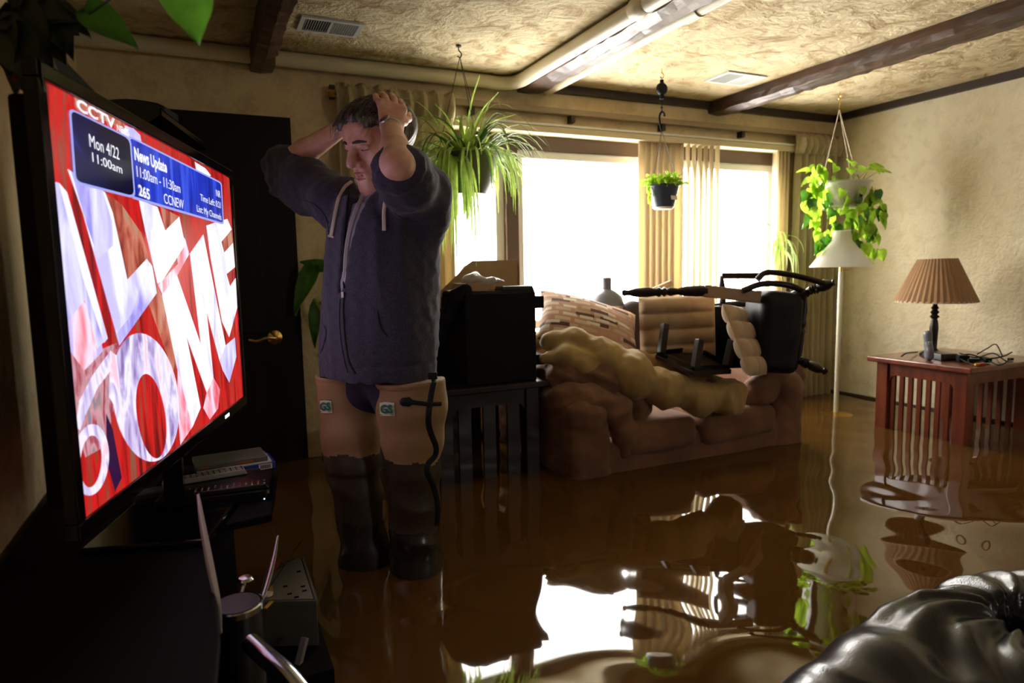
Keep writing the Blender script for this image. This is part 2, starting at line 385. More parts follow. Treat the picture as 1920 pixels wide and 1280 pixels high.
def beam(name, x0, x1, z, seed):
    ys = np.linspace(YF, YB-.002, 130); rg = np.random.RandomState(seed); P = []
    for y in ys:
        j = lambda a: rg.uniform(-a, a)
        P.append([(x0+j(.002), y, CEIL), (x0+j(.003), y, (CEIL+z)/2), (x0+.006+j(.003), y, z+.008+j(.003)), ((x0+x1)/2, y, z+j(.004)), (x1-.006+j(.007), y, z+.008+j(.004)), (x1+j(.006), y, (CEIL+z)/2), (x1+j(.002), y, CEIL)])
    m = MB().grid(np.array(P)); k = len(P)
    m.f += [tuple((k-1)*7+i for i in range(7))]
    return struct(name, m, 'beam', smooth=False)
beam('trim_4', .235, .335, 2.098, 1); beam('trim_5', 1.535, 1.672, 2.128, 2); beam('trim_6', 2.805, 2.955, 2.115, 3)
# white pipe along the back wall and down the centre beam
pz = 2.155; pr = .033
p1 = thing('ceiling_pipe', 'long ivory pipe running along the back wall top then bending along the centre beam', 'pipe', (XL, YB-.04, pz))
bend = smoothpts([(1.33, YB-.065, pz), (1.43, YB-.068, pz-.002), (1.487, YB-.14, pz-.004), (1.492, YB-.26, pz-.004)], 6)
part('pipe_run', MB().tube([(XL, YB-.065, pz)] + bend + [(1.492, YF, pz-.004)], pr, 18), 'pipe', p1, smooth=True)
part('pipe_coupling', MB().tube([(1.492, 2.03, pz-.004), (1.492, 2.05, pz-.004), (1.492, 2.1, pz-.004), (1.492, 2.115, pz-.004)], [pr+.001, pr+.007, pr+.007, pr+.001], 18), 'pipe', p1, smooth=True)
p2 = thing('ceiling_pipe', 'thin ivory conduit along the right side of the centre beam', 'pipe', (1.70, YB-.01, pz))
part('pipe_run', MB().tube([(1.702, YB-.03, pz), (1.702, YF, pz)], .029, 16), 'pipe', p2, smooth=True)
part('pipe_coupling', MB().tube([(1.702, 2.0, pz), (1.702, 2.08, pz)], .034, 16), 'pipe', p2, smooth=True)
# ceiling vents
def vent(label, x0, x1, y0, y1, grp):
    t = thing('ceiling_vent', label, 'vent', ((x0+x1)/2, (y0+y1)/2, CEIL), grp); z = CEIL
    w = .018; m = MB().bb((x0, y0, z-.008), (x1, y0+w, z)).bb((x0, y1-w, z-.008), (x1, y1, z)).bb((x0, y0+w, z-.008), (x0+w, y1-w, z)).bb((x1-w, y0+w, z-.008), (x1, y1-w, z))
    m.bb(((x0+x1)/2-.006, y0+w, z-.008), ((x0+x1)/2+.006, y1-w, z))
    part('vent_frame', m, 'vent', t)
    part('vent_backing', MB().bb((x0+w, y0+w, z-.002), (x1-w, y1-w, z)), 'ventd', t)
    s = MB(); n = 22
    for i in range(n):
        x = x0+w+(x1-x0-2*w)*(i+.5)/n; tl = .6 if x < (x0+x1)/2 else -.6
        s.box((x, (y0+y1)/2, z-.006), (.0015, y1-y0-2*w, .008), Ry(tl))
    part('vent_louvre', s, 'vent', t)
vent('white slotted ceiling vent between the left beam and the centre beam', .395, .635, 2.70, 2.86, 'ceiling vents')
vent('pale ceiling vent near the window beside the right beam', 2.455, 2.715, 2.665, 2.85, 'ceiling vents')

# ---- windows: three sashes
def sash(name, x0, x1, fw):
    f = MB(); z0, z1 = WZ0+.03, WZ1-.075
    for a, b in (((x0, z0), (x1, z0+fw)), ((x0, z1-fw), (x1, z1)), ((x0, z0+fw), (x0+fw, z1-fw)), ((x1-fw, z0+fw), (x1, z1-fw))):
        f.bb((a[0], YB+.05, a[1]), (b[0], YB+.10, b[1]))
    o = tag(part(name, f, 'white', bevel=.004), kind='structure')
    g, nt, bs = newmat('window_glass'); N = nt.nodes; L = nt.links
    tr = N.new('ShaderNodeBsdfTransparent'); gl = N.new('ShaderNodeBsdfGlossy'); gl.inputs['Roughness'].default_value = .02; mx = N.new('ShaderNodeMixShader'); mx.inputs[0].default_value = .05
    L.new(tr.outputs[0], mx.inputs[1]); L.new(gl.outputs[0], mx.inputs[2]); L.new(mx.outputs[0], N['Material Output'].inputs[0])
    part('window_pane', MB().bb((x0+fw, YB+.072, z0+fw), (x1-fw, YB+.076, z1-fw)), g, o)
sash('window_1', WX0, 1.475, .05); sash('window_2', 1.545, 2.80, .045); sash('window_3', 2.80, WX1, .045)
struct('trim_7', MB().bb((WX0, YB+.04, WZ1-.075), (WX1, YB+.12, WZ1)), 'brownframe')
struct('trim_8', MB().bb((1.475, YB+.02, WZ0), (1.545, YB+.12, WZ1-.075)), 'brownframe')
struct('trim_9', MB().bb((WX0-.05, YB-.04, WZ0-.03), (WX1+.02, YB+.16, WZ0)), 'cream')
# traverse rail with brackets, blind head rail
zr = 2.045
o = thing('curtain_rail', 'long taupe traverse rail spanning above the windows between the curtains', 'curtain rail', (1.1, YB, zr))
part('rail', MB().bb((.62, YB-.055, zr-.014), (3.80, YB-.02, zr+.016)), 'taupe', o, bevel=.004)
for x in (1.27, 1.85, 2.45, 3.05): part('bracket', MB().bb((x-.012, YB-.045, zr-.05), (x+.012, YB, zr-.014)), 'iron', o)
part('finial', MB().tube([(.56, YB-.04, zr-.01), (.60, YB-.04, zr-.01)], .018, 8).bb((.60, YB-.05, zr-.02), (.64, YB-.03, zr)), 'brass', o)
part('wall_hanger', MB().bb((.575, YB-.03, zr-.03), (.60, YB, zr+.03)), 'iron', o)
o = thing('blind_track', 'cream blind track fixed along the top of the windows', 'blind track', (2.3, YB, 1.95))
part('head_rail', MB().bb((1.05, YB-.07, 1.925), (3.46, YB-.01, 1.962)), 'cream', o, bevel=.005)
part('track_lip', MB().bb((1.05, YB-.075, 1.962), (3.46, YB-.0, 1.972)), 'white', o)
# vertical blinds
b = thing('vertical_blind', 'bunched cream vertical blind slats hanging in the middle of the windows', 'blinds', (2.55, YB-.045, 1.925))
rnd = random.Random(4)
for i in range(13):
    x = 2.315+.535*i/12
    if i < 6: ang = .12; wd = .088
    else: ang = 1.15; wd = .088
    c = V3(x, YB-.04, 1.34); P = []
    for s_ in np.linspace(-1, 1, 5):
        P.append([c+Rz(ang+rnd.uniform(-.05, .05)*0)@V3(s_*wd/2, .006*(1-s_*s_), z) for z in (-.585, .585)])
    part('slat', MB().grid(np.array(P)), 'blindtan' if i < 6 else 'blind', b, smooth=True, solid=.0012)
b = thing('vertical_blind', 'narrow stack of cream blind slats at the right end of the windows beside the curtain', 'blinds', (3.37, YB-.045, 1.925))
for i in range(4):
    x = 3.325+.03*i; P = [[V3(x, YB-.04, 1.34)+Rz(1.2)@V3(s_*.044, .006*(1-s_*s_), z) for z in (-.585, .585)] for s_ in np.linspace(-1, 1, 5)]
    part('slat', MB().grid(np.array(P)), 'blind', b, smooth=True, solid=.0012)
# curtains
def curtain(label, x0, x1, z1, folds, flare, seed, y=YB-.085, amp=.022):
    rg = np.random.RandomState(seed); n = folds*10; P = []; ph = rg.uniform(0, 6, 4)
    for i in range(n+1):
        u = i/n; col = []
        for j in range(26):
            w = j/25; z = z1 + (.30-z1)*w; sp = 1+flare*math.exp(-w*22)
            xc = (x0+x1)/2; xx = xc+(x0-xc+(x1-x0)*u)*sp + .006*math.sin(u*17+ph[0]+w*3)
            a = amp*(1+.35*math.sin(u*9+ph[1]))*(.55+.45*min(1, w*8)); yy = y + a*math.sin(2*math.pi*folds*u+.5*math.sin(w*2+ph[2])) - (.03*math.exp(-w*25))
            col.append((xx, yy, z+ (.012*math.sin(u*2*math.pi*folds*2) if j == 0 else 0)))
        P.append(col)
    t = thing('curtain', label, 'curtain', ((x0+x1)/2, y, z1), 'curtains')
    part('curtain_drop', MB().grid(np.array(P)), 'curt', t, smooth=True, solid=.003)
    Q = []
    for i in range(n+1):
        u = i/n; xx = x0-.01+(x1-x0+.02)*u; a = .03*math.sin(2*math.pi*folds*u)
        Q.append([(xx, y-.02+a*.7, z1-.11), (xx, y-.035+a, z1-.06), (xx, y-.03+a*.8, z1-.015), (xx, y-.012+a*.4, z1+.012+.008*math.sin(u*40))])
    part('pleated_heading', MB().grid(np.array(Q)), 'curt', t, smooth=True, solid=.003)
curtain('khaki curtain panel hanging on the left of the windows behind the man', .60, 1.14, 2.055, 8, .04, 3)
curtain('khaki curtain gathered at the right end of the windows near the corner', 3.44, 3.80, 2.02, 7, .05, 5)

# ---- door
dz = 1.915
struct('door_1', MB().bb((-.36, YB-.03, 0), (.30, YB-.004, 1.83)), 'door')
d1 = bpy.data.objects['door_1']
pm = MB()
for a, b_ in (((-.30, .95), (.24, 1.72)), ((-.30, .15), (.24, .82))): pm.bb((a[0], YB-.036, a[1]), (b_[0], YB-.030, b_[1]))
part('door_panel', pm, 'door', d1, bevel=.003)
hx, hz = .215, .93
part('door_handle', MB().lathe((hx+.06, YB-.03, hz), [(.03, 0), (.032, .006), (.024, .012), (.012, .02), (.011, .05)], 18, (0, -1, 0)).tube(smoothpts([(hx+.06, YB-.078, hz), (hx+.02, YB-.082, hz+.004), (hx-.02, YB-.08, hz-.008), (hx-.055, YB-.078, hz-.002)], 5), .009, 10), 'brass', d1, smooth=True, label='brass lever handle')
struct('trim_10', MB().bb((.30, YB-.022, 0), (.395, YB, dz)).bb((XL, YB-.022, 1.83), (.30, YB, dz)), 'door')
# ---- flood water
nx, ny = 300, 400; xs = np.linspace(XL, XR, nx); ys = np.linspace(YF, YB, ny); X, Y = np.meshgrid(xs, ys, indexing='ij')
def waves(X, Y):
    rg = np.random.RandomState(23); Z = 0*X
    for i in range(22):
        lam = rg.uniform(.13, .52); th = rg.uniform(0, 6.28); k = 2*math.pi/lam
        xx = X + .05*np.sin(Y*4+i); yy = Y+.05*np.sin(X*5+i*2)
        Z = Z + .00085*lam**1.05*np.sin(k*(xx*math.cos(th)+yy*math.sin(th))+rg.uniform(0, 6.28))
    return Z
Z = WATER + waves(X, Y)*np.clip((YB-Y)*2+.3, 0, 1)
V = np.stack([X, Y, Z], -1).reshape(-1, 3)
I = (np.arange(nx-1)[:, None]*ny + np.arange(ny-1)[None]).ravel(); F = np.stack([I, I+ny, I+ny+1, I+1], 1)
m, nt, bs = newmat('muddy_flood_water')
bs.inputs['Base Color'].default_value = (.088, .040, .008, 1); bs.inputs['Roughness'].default_value = .03; bs.inputs['IOR'].default_value = 1.5
bs.inputs['Specular IOR Level'].default_value = .75
wo = tag(part('flood_water', (V, F), m, smooth=True), 'brown muddy rippled flood water covering the whole floor of the room', 'water', kind='stuff')
# ================================================================== TELEVISION
TVS = .70
TA = .2753; TD = V3(math.sin(TA), math.cos(TA), 0); TN = V3(math.cos(TA), -math.sin(TA), 0); TO = V3(-.1975, 1.2, 1.508); TW, TH = 1.043, .668
tv = thing('television', 'large flat television tuned to a red news screen at the left wall', 'television', (-.05, 1.70, .74))
def homog(src, dst):
    A = []
    for (x, y), (u, v) in zip(src, dst):
        A.append([x, y, 1, 0, 0, 0, -u*x, -u*y, -u]); A.append([0, 0, 0, x, y, 1, -v*x, -v*y, -v])
    return np.linalg.svd(np.array(A, float))[2][-1].reshape(3, 3)
HM = homog([(80, 150), (430, 345), (450, 750), (145, 965)], [(0, 0), (1, 0), (1, 1), (0, 1)])
def uv(x, y): q = HM@np.array([x, y, 1.]); return q[0]/q[2], q[1]/q[2]
def TP(x, y, off=0.0):
    u, v = uv(x, y); u = min(max(u, 0.001), .999); v = min(max(v, .001), .999); return TO + TD*TW*u - V3(0, 0, 1)*TH*v + TN*off
def TU(u, v, off=0.0): return TO + TD*TW*u - V3(0, 0, 1)*TH*v + TN*off
RT = np.array([TD, TN, V3(0, 0, 1)]).T
bz = MB(); bw = .026; c = TO+TD*TW/2-V3(0, 0, TH/2)
for (cu, cv, su, sv) in ((.5, -bw/2/TH, TW+2*bw, bw), (.5, 1+bw/2/TH, TW+2*bw, bw*1.1)): bz.box(TU(cu, cv, -.005), (su, .022, sv), RT)
for cu, sgn in ((0, -1), (1, 1)): bz.box(TU(cu, .5, -.005)+TD*sgn*bw/2, (bw, .022, TH), RT)
part('bezel', bz, 'gloss', tv, bevel=.003)
part('back_housing', MB().box(c-TN*.035, (TW*.97, .05, TH*.96), RT).box(c-TN*.065-V3(0, 0, .08), (TW*.6, .04, TH*.5), RT), 'black', tv, bevel=.008)
part('stand_neck', MB().bar(TU(.5, 1.02, -.04), (*(TU(.5, 1.0, -.04)[:2]), .69), .10, .04), 'gloss', tv)
part('stand_base', MB().box((*(TU(.5, 1.0, -.02)[:2]), SZ+.008 if False else .680), (.5, .24, .014), RT), 'gloss', tv, bevel=.005)
part('maker_mark', MB().box(TU(.795, 1+bw*.55/TH, .0065), (.042, .001, .009), RT), emis('lit_logo', (1, 1, 1), .8), tv, label='small lit maker logo under the screen')
def scr_mat(name, stops, scale, stretch, seed, s=1.0, dist=1.0):
    m, nt, b = newmat(name); N = nt.nodes; L = nt.links
    b.inputs['Base Color'].default_value = (.004, .004, .005, 1); b.inputs['Roughness'].default_value = .2
    tc = N.new('ShaderNodeTexCoord'); mp = N.new('ShaderNodeMapping'); mp.inputs['Scale'].default_value = stretch; mp.inputs['Location'].default_value = (seed, seed*2, seed*.7)
    mp.inputs['Rotation'].default_value = (math.radians(-22), 0, 0)
    n = N.new('ShaderNodeTexNoise'); n.inputs['Scale'].default_value = scale; n.inputs['Detail'].default_value = 4; n.inputs['Distortion'].default_value = dist
    r = N.new('ShaderNodeValToRGB'); L.new(tc.outputs['Object'], mp.inputs[0]); L.new(mp.outputs[0], n.inputs['Vector']); L.new(n.outputs['Fac'], r.inputs[0])
    e = r.color_ramp.elements
    while len(e) < len(stops): e.new(.5)
    for i, (p, c_) in enumerate(stops): e[i].position = p; e[i].color = (*c_, 1)
    L.new(r.outputs[0], b.inputs['Emission Color']); b.inputs['Emission Strength'].default_value = s*TVS
    return m
m_red = scr_mat('screen_red', [(.30, (.10, .008, .008)), (.42, (.34, .010, .010)), (.52, (.62, .012, .012)), (.60, (.35, .03, .02)), (.70, (.26, .08, .05))], 5, (1, 6, .8), 0)
m_wht = scr_mat('screen_white', [(.30, (.55, .50, .90)), (.42, (.80, .80, .96)), (.55, (.93, .91, 1.0)), (.66, (.95, .78, .88))], 4, (1, 3, 1.2), 3, 1.05)
m_ring = scr_mat('screen_ring', [(.30, (.22, .14, .38)), (.42, (.55, .45, .75)), (.52, (.85, .82, .97)), (.64, (.85, .55, .68))], 6, (1, 4, 1.4), 5)
m_pink = scr_mat('screen_pink', [(.30, (.75, .10, .14)), (.45, (.90, .35, .45)), (.58, (.92, .72, .85)), (.68, (.55, .45, .85))], 6, (1, 3, 1), 8)
m_mix = scr_mat('screen_mixed', [(.30, (.06, .02, .05)), (.42, (.35, .06, .08)), (.52, (.62, .30, .36)), (.62, (.30, .22, .22)), (.7, (.20, .18, .42))], 12, (1, 3, 1), 2)
m_brown = scr_mat('screen_brick', [(.30, (.12, .02, .015)), (.45, (.42, .08, .05)), (.6, (.55, .20, .13)), (.7, (.35, .28, .18))], 9, (1, 3, 1), 6)
m_navy = scr_mat('screen_navy', [(.40, (.002, .002, .02)), (.55, (.004, .006, .06)), (.62, (.03, .05, .5))], 2.2, (1, 1, 1), 14, 1.0)
m_blue = scr_mat('screen_blue', [(.35, (.008, .016, .22)), (.5, (.015, .035, .48)), (.66, (.05, .10, .75))], 3, (1, 5, .6), 9, 1.0)
m_bord = emis('screen_border', (.38, .42, .95), .6); m_text = emis('screen_text_white', (.92, .93, 1.0), .66)
m_lav = scr_mat('screen_lavender', [(.35, (.30, .26, .78)), (.5, (.62, .58, .93)), (.65, (.85, .84, .98))], 4, (1, 3, 1), 1)
scr = part('screen', MB().prism([TU(0, 0), TU(0, 1), TU(1, 1), TU(1, 0)], TN, .0006), m_red, tv)
def poly(name, pts, m, lay): return part(name, MB().prism([TP(x, y, .0007+lay*.00013) for x, y in pts][::-1], TN, .0001), m, scr)
def ring(name, ce, re, ci, ri, ang, m, lay, a0=0, a1=360, n=44):
    P = []; ca, sa = math.cos(ang), math.sin(ang)
    for i in range(n+1):
        t = math.radians(a0+(a1-a0)*i/n); row = []
        for (cx, cy), (rx, ry) in ((ce, re), (ci, ri)):
            x, y = rx*math.cos(t), ry*math.sin(t); row.append(TP(cx+x*ca-y*sa, cy+x*sa+y*ca, .0007+lay*.00013))
        P.append(row)
    return part(name, MB().grid(np.array(P)), m, scr)
# blurred background patches, then the big tumbling letters
for pts, m, l in (([(194, 362), (225, 385), (262, 440), (290, 535), (330, 640), (318, 700), (270, 560), (234, 525), (208, 400)], m_brown, 0),
                  ([(118, 600), (175, 655), (215, 640), (225, 700), (205, 760), (190, 830), (150, 850), (132, 790), (124, 700)], m_mix, 0),
                  ([(117, 590), (150, 560), (178, 610), (186, 655), (150, 690), (122, 650)], m_pink, 1),
                  ([(299, 393), (334, 412), (330, 425), (307, 437)], m_brown, 1), ([(412, 459), (433, 443), (437, 470), (418, 485)], m_brown, 2),
                  ([(406, 681), (418, 654), (436, 640), (438, 676), (424, 723), (412, 700)], m_lav, 1), ([(394, 712), (406, 735), (402, 770), (386, 790), (374, 768), (381, 740)], m_pink, 1),
                  ([(328, 640), (348, 700), (353, 802), (330, 845), (325, 760)], m_pink, 1), ([(200, 660), (214, 700), (208, 760), (196, 740)], m_ring, 1),
                  ([(190, 770), (202, 800), (218, 890), (205, 915), (190, 860)], emis('screen_dark', (.02, .004, .03), 1), 1),
                  ([(326, 430), (345, 455), (352, 482), (328, 522), (300, 555), (292, 537), (330, 500)], m_pink, 1)): poly('picture_patch', pts, m, l)
poly('letter_shape', [(94, 337), (107, 341), (122, 359), (160, 500), (195, 632), (175, 650), (152, 560), (118, 600), (103, 430)], m_lav, 3)
poly('letter_shape', [(107, 341), (122, 359), (160, 500), (195, 632), (188, 640), (150, 520), (114, 370)], m_wht, 4)
poly('letter_shape', [(124, 316), (194, 362), (208, 400), (234, 525), (271, 488), (280, 500), (289, 552), (217, 646), (152, 400)], m_wht, 3)
poly('letter_shape', [(130, 320), (190, 360), (206, 415), (208, 460), (180, 485), (158, 420)], m_lav, 4)
poly('letter_shape', [(270, 503), (281, 501), (289, 552), (217, 646), (211, 625), (240, 590)], m_lav, 4)
poly('letter_shape', [(258, 378), (293, 393), (307, 437), (334, 412), (344, 465), (300, 530), (291, 535), (270, 440)], m_wht, 3)
poly('letter_shape', [(299, 556), (328, 521), (371, 650), (353, 482), (379, 447), (418, 654), (406, 681), (383, 590), (394, 712), (381, 740), (344, 634), (369, 767), (353, 802), (325, 690)], m_wht, 3)
poly('letter_shape', [(385, 431), (404, 425), (425, 420), (433, 440), (413, 462), (418, 482), (435, 465), (438, 510), (422, 522), (428, 545), (440, 530), (441, 585), (425, 639), (412, 610), (392, 490)], m_wht, 3)
ring('letter_shape', (265, 744), (62, 120), (275, 779), (27, 79), -.13, m_ring, 4)
ring('letter_shape', (160, 855), (34, 66), (160, 858), (20, 48), .08, m_ring, 3)
poly('letter_shape', [(132, 790), (140, 745), (165, 700), (200, 655), (212, 665), (210, 680), (175, 722), (150, 775), (140, 800)], m_ring, 2)
poly('letter_shape', [(225, 236), (250, 246), (262, 258), (266, 280), (244, 268), (226, 254)], m_lav, 3)
poly('letter_shape', [(365, 312), (385, 325), (395, 338), (392, 342), (368, 330)], m_wht, 3)
def rrect(c4, rx, n=5):
    (a, b_, c_, d) = [np.array(p, float) for p in c4]; out = []
    for P0, P1, P2 in ((d, a, b_), (a, b_, c_), (b_, c_, d), (c_, d, a)):
        p = P1+unit(P0-P1)*rx; q = P1+unit(P2-P1)*rx
        for i in range(n+1): t = i/n; out.append((1-t)**2*p+2*t*(1-t)*P1+t*t*q)
    return out
poly('info_panel', rrect([(240, 258), (415, 352), (418, 431), (244, 375)], 6), m_bord, 6)
poly('info_panel', rrect([(243, 263), (413, 354), (416, 427), (247, 371)], 5), m_blue, 7)
poly('info_panel', rrect([(127, 202), (244, 263), (251, 376), (135, 343)], 13), m_bord, 8)
poly('info_panel', rrect([(131, 207), (241, 265), (248, 371), (139, 339)], 12), m_navy, 9)
poly('channel_logo', rrect([(138, 178), (232, 232), (234, 248), (142, 203)], 3), m_brown, 4)
def text(name, s, p0, p1, hpx, lay=10, parent=None, m=None, mapf=TP, nrm=None, bold=0):
    # p0/p1: photo positions of the baseline's ends; hpx: cap height in photo pixels at p0
    cu = bpy.data.curves.new(name, 'FONT'); cu.body = s; cu.size = 1; cu.offset = bold; cu.resolution_u = 3
    o = bpy.data.objects.new('tmp', cu); COL.objects.link(o); bpy.context.view_layer.update()
    me = bpy.data.meshes.new_from_object(o.evaluated_get(bpy.context.evaluated_depsgraph_get())); bpy.data.objects.remove(o)
    v = np.array([x.co[:] for x in me.vertices]); x0, x1 = v[:, 0].min(), v[:, 0].max()
    ly_ = .001+lay*.00013; A = mapf(*p0, ly_); B = mapf(*p1, ly_); Tt = mapf(p0[0]-hpx*.09, p0[1]-hpx, ly_); hh = np.linalg.norm(Tt-A)
    W_ = np.array([A + (B-A)*((q[0]-x0)/(x1-x0)) + V3(0, 0, 1)*hh*q[1]/.70 for q in v])
    f = [tuple(p.vertices) for p in me.polygons]; bpy.data.meshes.remove(me)
    return part(name, (W_, f), m or m_text, parent or scr)
for s, p0, p1, h, bd in (('CCTV', (142, 206), (214, 246), 22, .03), ('NEWS', (217, 248), (240, 259), 12, .02), ('Mon 4/22', (165, 276), (221, 303), 25, .0), ('11:00am', (170, 304), (226, 329), 18, 0),
                     ('News Update', (250, 303), (311, 330), 24, .03), ('11:00am - 11:30am', (254, 335), (336, 369), 21, 0), ('265', (257, 369), (278, 379), 20, .03), ('CCNEW', (305, 386), (342, 399), 19, .0),
                     ('NR', (404, 377), (412, 381), 13, 0), ('Time Left: 0:21', (374, 384), (412, 400), 13, 0), ('List: My Channels', (367, 404), (413, 422), 13, .0)):
    text('screen_text', s, p0, p1, h, 12, bold=bd)

# ---- centre speaker on a glass shelf behind the television
sh = thing('wall_shelf', 'black glass shelf behind the top of the television', 'shelf', (-.05, 2.62, 1.66))
A = [dep(290, 213, 2.7), dep(384, 276, 2.35), dep(372, 281, 2.33), dep(240, 262, 2.45)]
zz = 1.70
def atz(x, y, z): return onZ(x, y, z)
A = [atz(270, 205, 1.68), atz(384, 277, 1.68), atz(215, 300, 1.68)]
q0, q1, q2, q3 = V3(-.36, 3.14, 1.73), V3(.06, 3.14, 1.73), V3(.02, 2.36, 1.655), V3(-.30, 2.36, 1.655)
q = [onY(230, 215, 3.0), onY(318, 215, 3.0), dep(386, 278, 2.25), dep(330, 290, 2.2), dep(215, 260, 2.35)]
part('shelf_board', MB().prism([V3(-.40, 3.16, 1.655), V3(-.40, 2.25, 1.655), onZ(386, 279, 1.655), onZ(303, 218, 1.655), V3(-.12, 3.16, 1.655)], (0, 0, 1), .018), 'gloss', sh, bevel=.003)
part('shelf_bracket', MB().bb((-.408, 2.5, 1.56), (-.33, 2.53, 1.655)).bb((-.408, 2.9, 1.56), (-.33, 2.93, 1.655)), 'black', sh)
sp = thing('centre_speaker', 'black arched centre speaker with small silver logo on the shelf behind the television', 'speaker', (-.12, 2.72, 1.718))
C0 = V3(-.185, 2.66, 1.673); P = []
R_ = Rz(-.30)
prof = [(-.120, 0), (-.124, .118)] + [(-.124+.248*t, .118+.018*math.sin(math.pi*t)) for t in np.linspace(.1, .9, 7)] + [(.124, .112), (.120, 0)]
part('cabinet', MB().prism([C0+R_@V3(x, -.06, z) for x, z in prof], R_@V3(0, 1, 0), .13), 'satin', sp, bevel=.006)
part('logo', MB().box(C0+R_@V3(.0, -.0615, .045), (.036, .002, .006), R_), 'label', sp, label='small silver logo')
# dark antenna on the television's near top corner
an = thing('antenna', 'black pointed antenna fin standing on the near top edge of the television', 'antenna', TU(.1, -.03))
a0, a1 = TU(.02, -.04, -.01), TU(.24, -.035, -.01)
tip = dep(86, 84, 1.02)
part('fin', MB().prism([a0, tip, tip+V3(.008, .01, -.002), a1], TN*-1, .012), 'black', an)

# ================================================================== TV STAND AND THINGS ON IT
st = thing('television_stand', 'black television stand with curved metal edged side at the lower left', 'stand', (-.1, 1.5, 0))
SZ = .672
pts = [onZ(x, y, SZ) for x, y in ((522, 872), (509, 964), (384, 992), (398, 1080), (413, 1192), (404, 1300))]
poly_ = [p*V3(1, 1, 0) for p in pts] + [V3(-.0, .62, 0), V3(-.39, .62, 0), V3(-.39, 2.12, 0), V3(.06, 2.08, 0)]
part('top_panel', MB().prism([p+V3(0, 0, SZ-.018) for p in poly_], (0, 0, 1), .018), 'matteblack', st, bevel=.003)
part('cabinet_body', MB().prism([V3(-.39, .66, 0), V3(-.05, .66, 0), V3(pts[4][0]-.03, pts[4][1], 0), V3(pts[2][0]-.03, pts[2][1], 0), V3(.03, 1.95, 0), V3(-.39, 2.0, 0)], (0, 0, 1), SZ-.019), 'matteblack', st)
def ribb(pts, w0, t=.006, hint=(0, 0, 1), name='metal_edge', m='chrome'):
    pts = smoothpts(pts, 8); n = len(pts); mb = MB(); P = []
    for i, p in enumerate(pts):
        d = unit(pts[min(i+1, n-1)]-pts[max(i-1, 0)]); s_ = unit(np.cross(d, -_f)); q = w0*(.35+.65*math.sin(math.pi*(i+.5)/n)); P.append([p-s_*q, p-s_*q*.3 + -_f*q*.5, p+s_*q*.3-_f*q*.5, p+s_*q, p+_f*t])
    A = np.array(P); A = np.concatenate([A, A[:, :1]], 1); return part(name, mb.grid(A), m, st, smooth=True)
MT['edge'] = mat('polished_blue_grey_edge', (.75, .80, .92), .4, metal=.6)
ribb([dep(371, 926, 1.22), dep(380, 985, 1.20), dep(394, 1060, 1.17), dep(408, 1130, 1.14), dep(414, 1188, 1.12)], .0075, m='edge')
ribb([dep(521, 1004, 1.42), dep(512, 1050, 1.38), dep(497, 1105, 1.33), dep(481, 1150, 1.29)], .006, m='chrome')
c_ = dep(444, 1130, 1.22)
part('round_post', MB().lathe(V3(c_[0], c_[1], 0), [(.043, 0), (.043, c_[2]-.004), (.040, c_[2])], 30), 'satin', st, smooth=True)
part('post_ring', MB().lathe(V3(c_[0], c_[1], c_[2]-.014), [(.0435, 0), (.0465, .002), (.0465, .012), (.0435, .014)], 30, cap=False), 'chrome', st, smooth=True)
part('metal_tube', MB().tube(smoothpts([dep(470, 1205, 1.12), dep(500, 1232, 1.08), dep(535, 1262, 1.05), dep(575, 1310, 1.02)], 6), .016, 14), 'chrome', st, smooth=True, label='polished steel tube')
part('oval_knob', MB().tube([dep(460, 1087, 1.30), V3(c_[0]+.0, c_[1]+.03, c_[2]-.02)], .004, 8).lathe(dep(460, 1086, 1.30), [(.0, -.003), (.016, 0), (.012, .005), (0, .006)], 16), 'chrome', st, smooth=True)
rec = thing('media_player', 'flat black media player box with a tiny light under the remote controls', 'media player', (.03, 1.66, .672))
zt = .735
corn = [onZ(300, 925, zt), onZ(506, 910, zt), onZ(520, 868, zt), onZ(330, 880, zt)]
corn = [V3(-.14, 1.70, 0), V3(.105, 1.665, 0), V3(.135, 1.845, 0), V3(-.10, 1.90, 0)]
part('player_body', MB().prism([p+V3(0, 0, SZ) for p in corn], (0, 0, 1), .027), 'satin', rec, bevel=.003)
part('power_light', MB().box(V3(.098, 1.6655, SZ+.006), (.003, .002, .003)), emis('player_light', (.8, .9, 1), 1.5), rec)
part('corner_cap', MB().lathe(V3(.105, 1.67, SZ+.019), [(.007, 0), (.007, .008)], 12), 'chrome', rec, smooth=True)
part('sticker', MB().box(V3(.066, 1.735, SZ+.0275), (.045, .014, .001), Rz(-.1)), 'label', rec)
part('sticker_mark', MB().box(V3(.050, 1.7345, SZ+.0282), (.012, .013, .001), Rz(-.1)), 'red', rec)
def remote(label, c, L_, w, h, ang, body, cols, seed, tz=0):
    t = thing('remote_control', label, 'remote control', c, 'remote controls'); R = Rz(ang); c = np.array(c, float)
    part('remote_body', MB().box(c+V3(0, 0, h/2), (L_, w, h), R, taper=.93), body, t, bevel=.003)
    rg = random.Random(seed); mbs = {}
    for i in range(14):
        for j in range(3):
            if rg.random() < .12: continue
            x = -L_*.44+L_*.88*i/13; y = -w*.3+w*.3*j; col = rg.choice(cols)
            mbs.setdefault(col, MB()).box(c+R@V3(x, y, h+.0006), (L_*.018, w*.08, .0014), R)
    for k, mb in mbs.items(): part('button', mb, k, t)
    return t
remote('black remote control with coloured buttons lying nearest the edge of the media player', (.012, 1.70, SZ+.028), .205, .042, .012, -.07, 'satin', ['label', 'label', 'label', 'red', 'yellow', 'bluebtn'] if 'bluebtn' in MT else ['label', 'label', 'silver', 'silver', 'red', 'yellow'], 3)
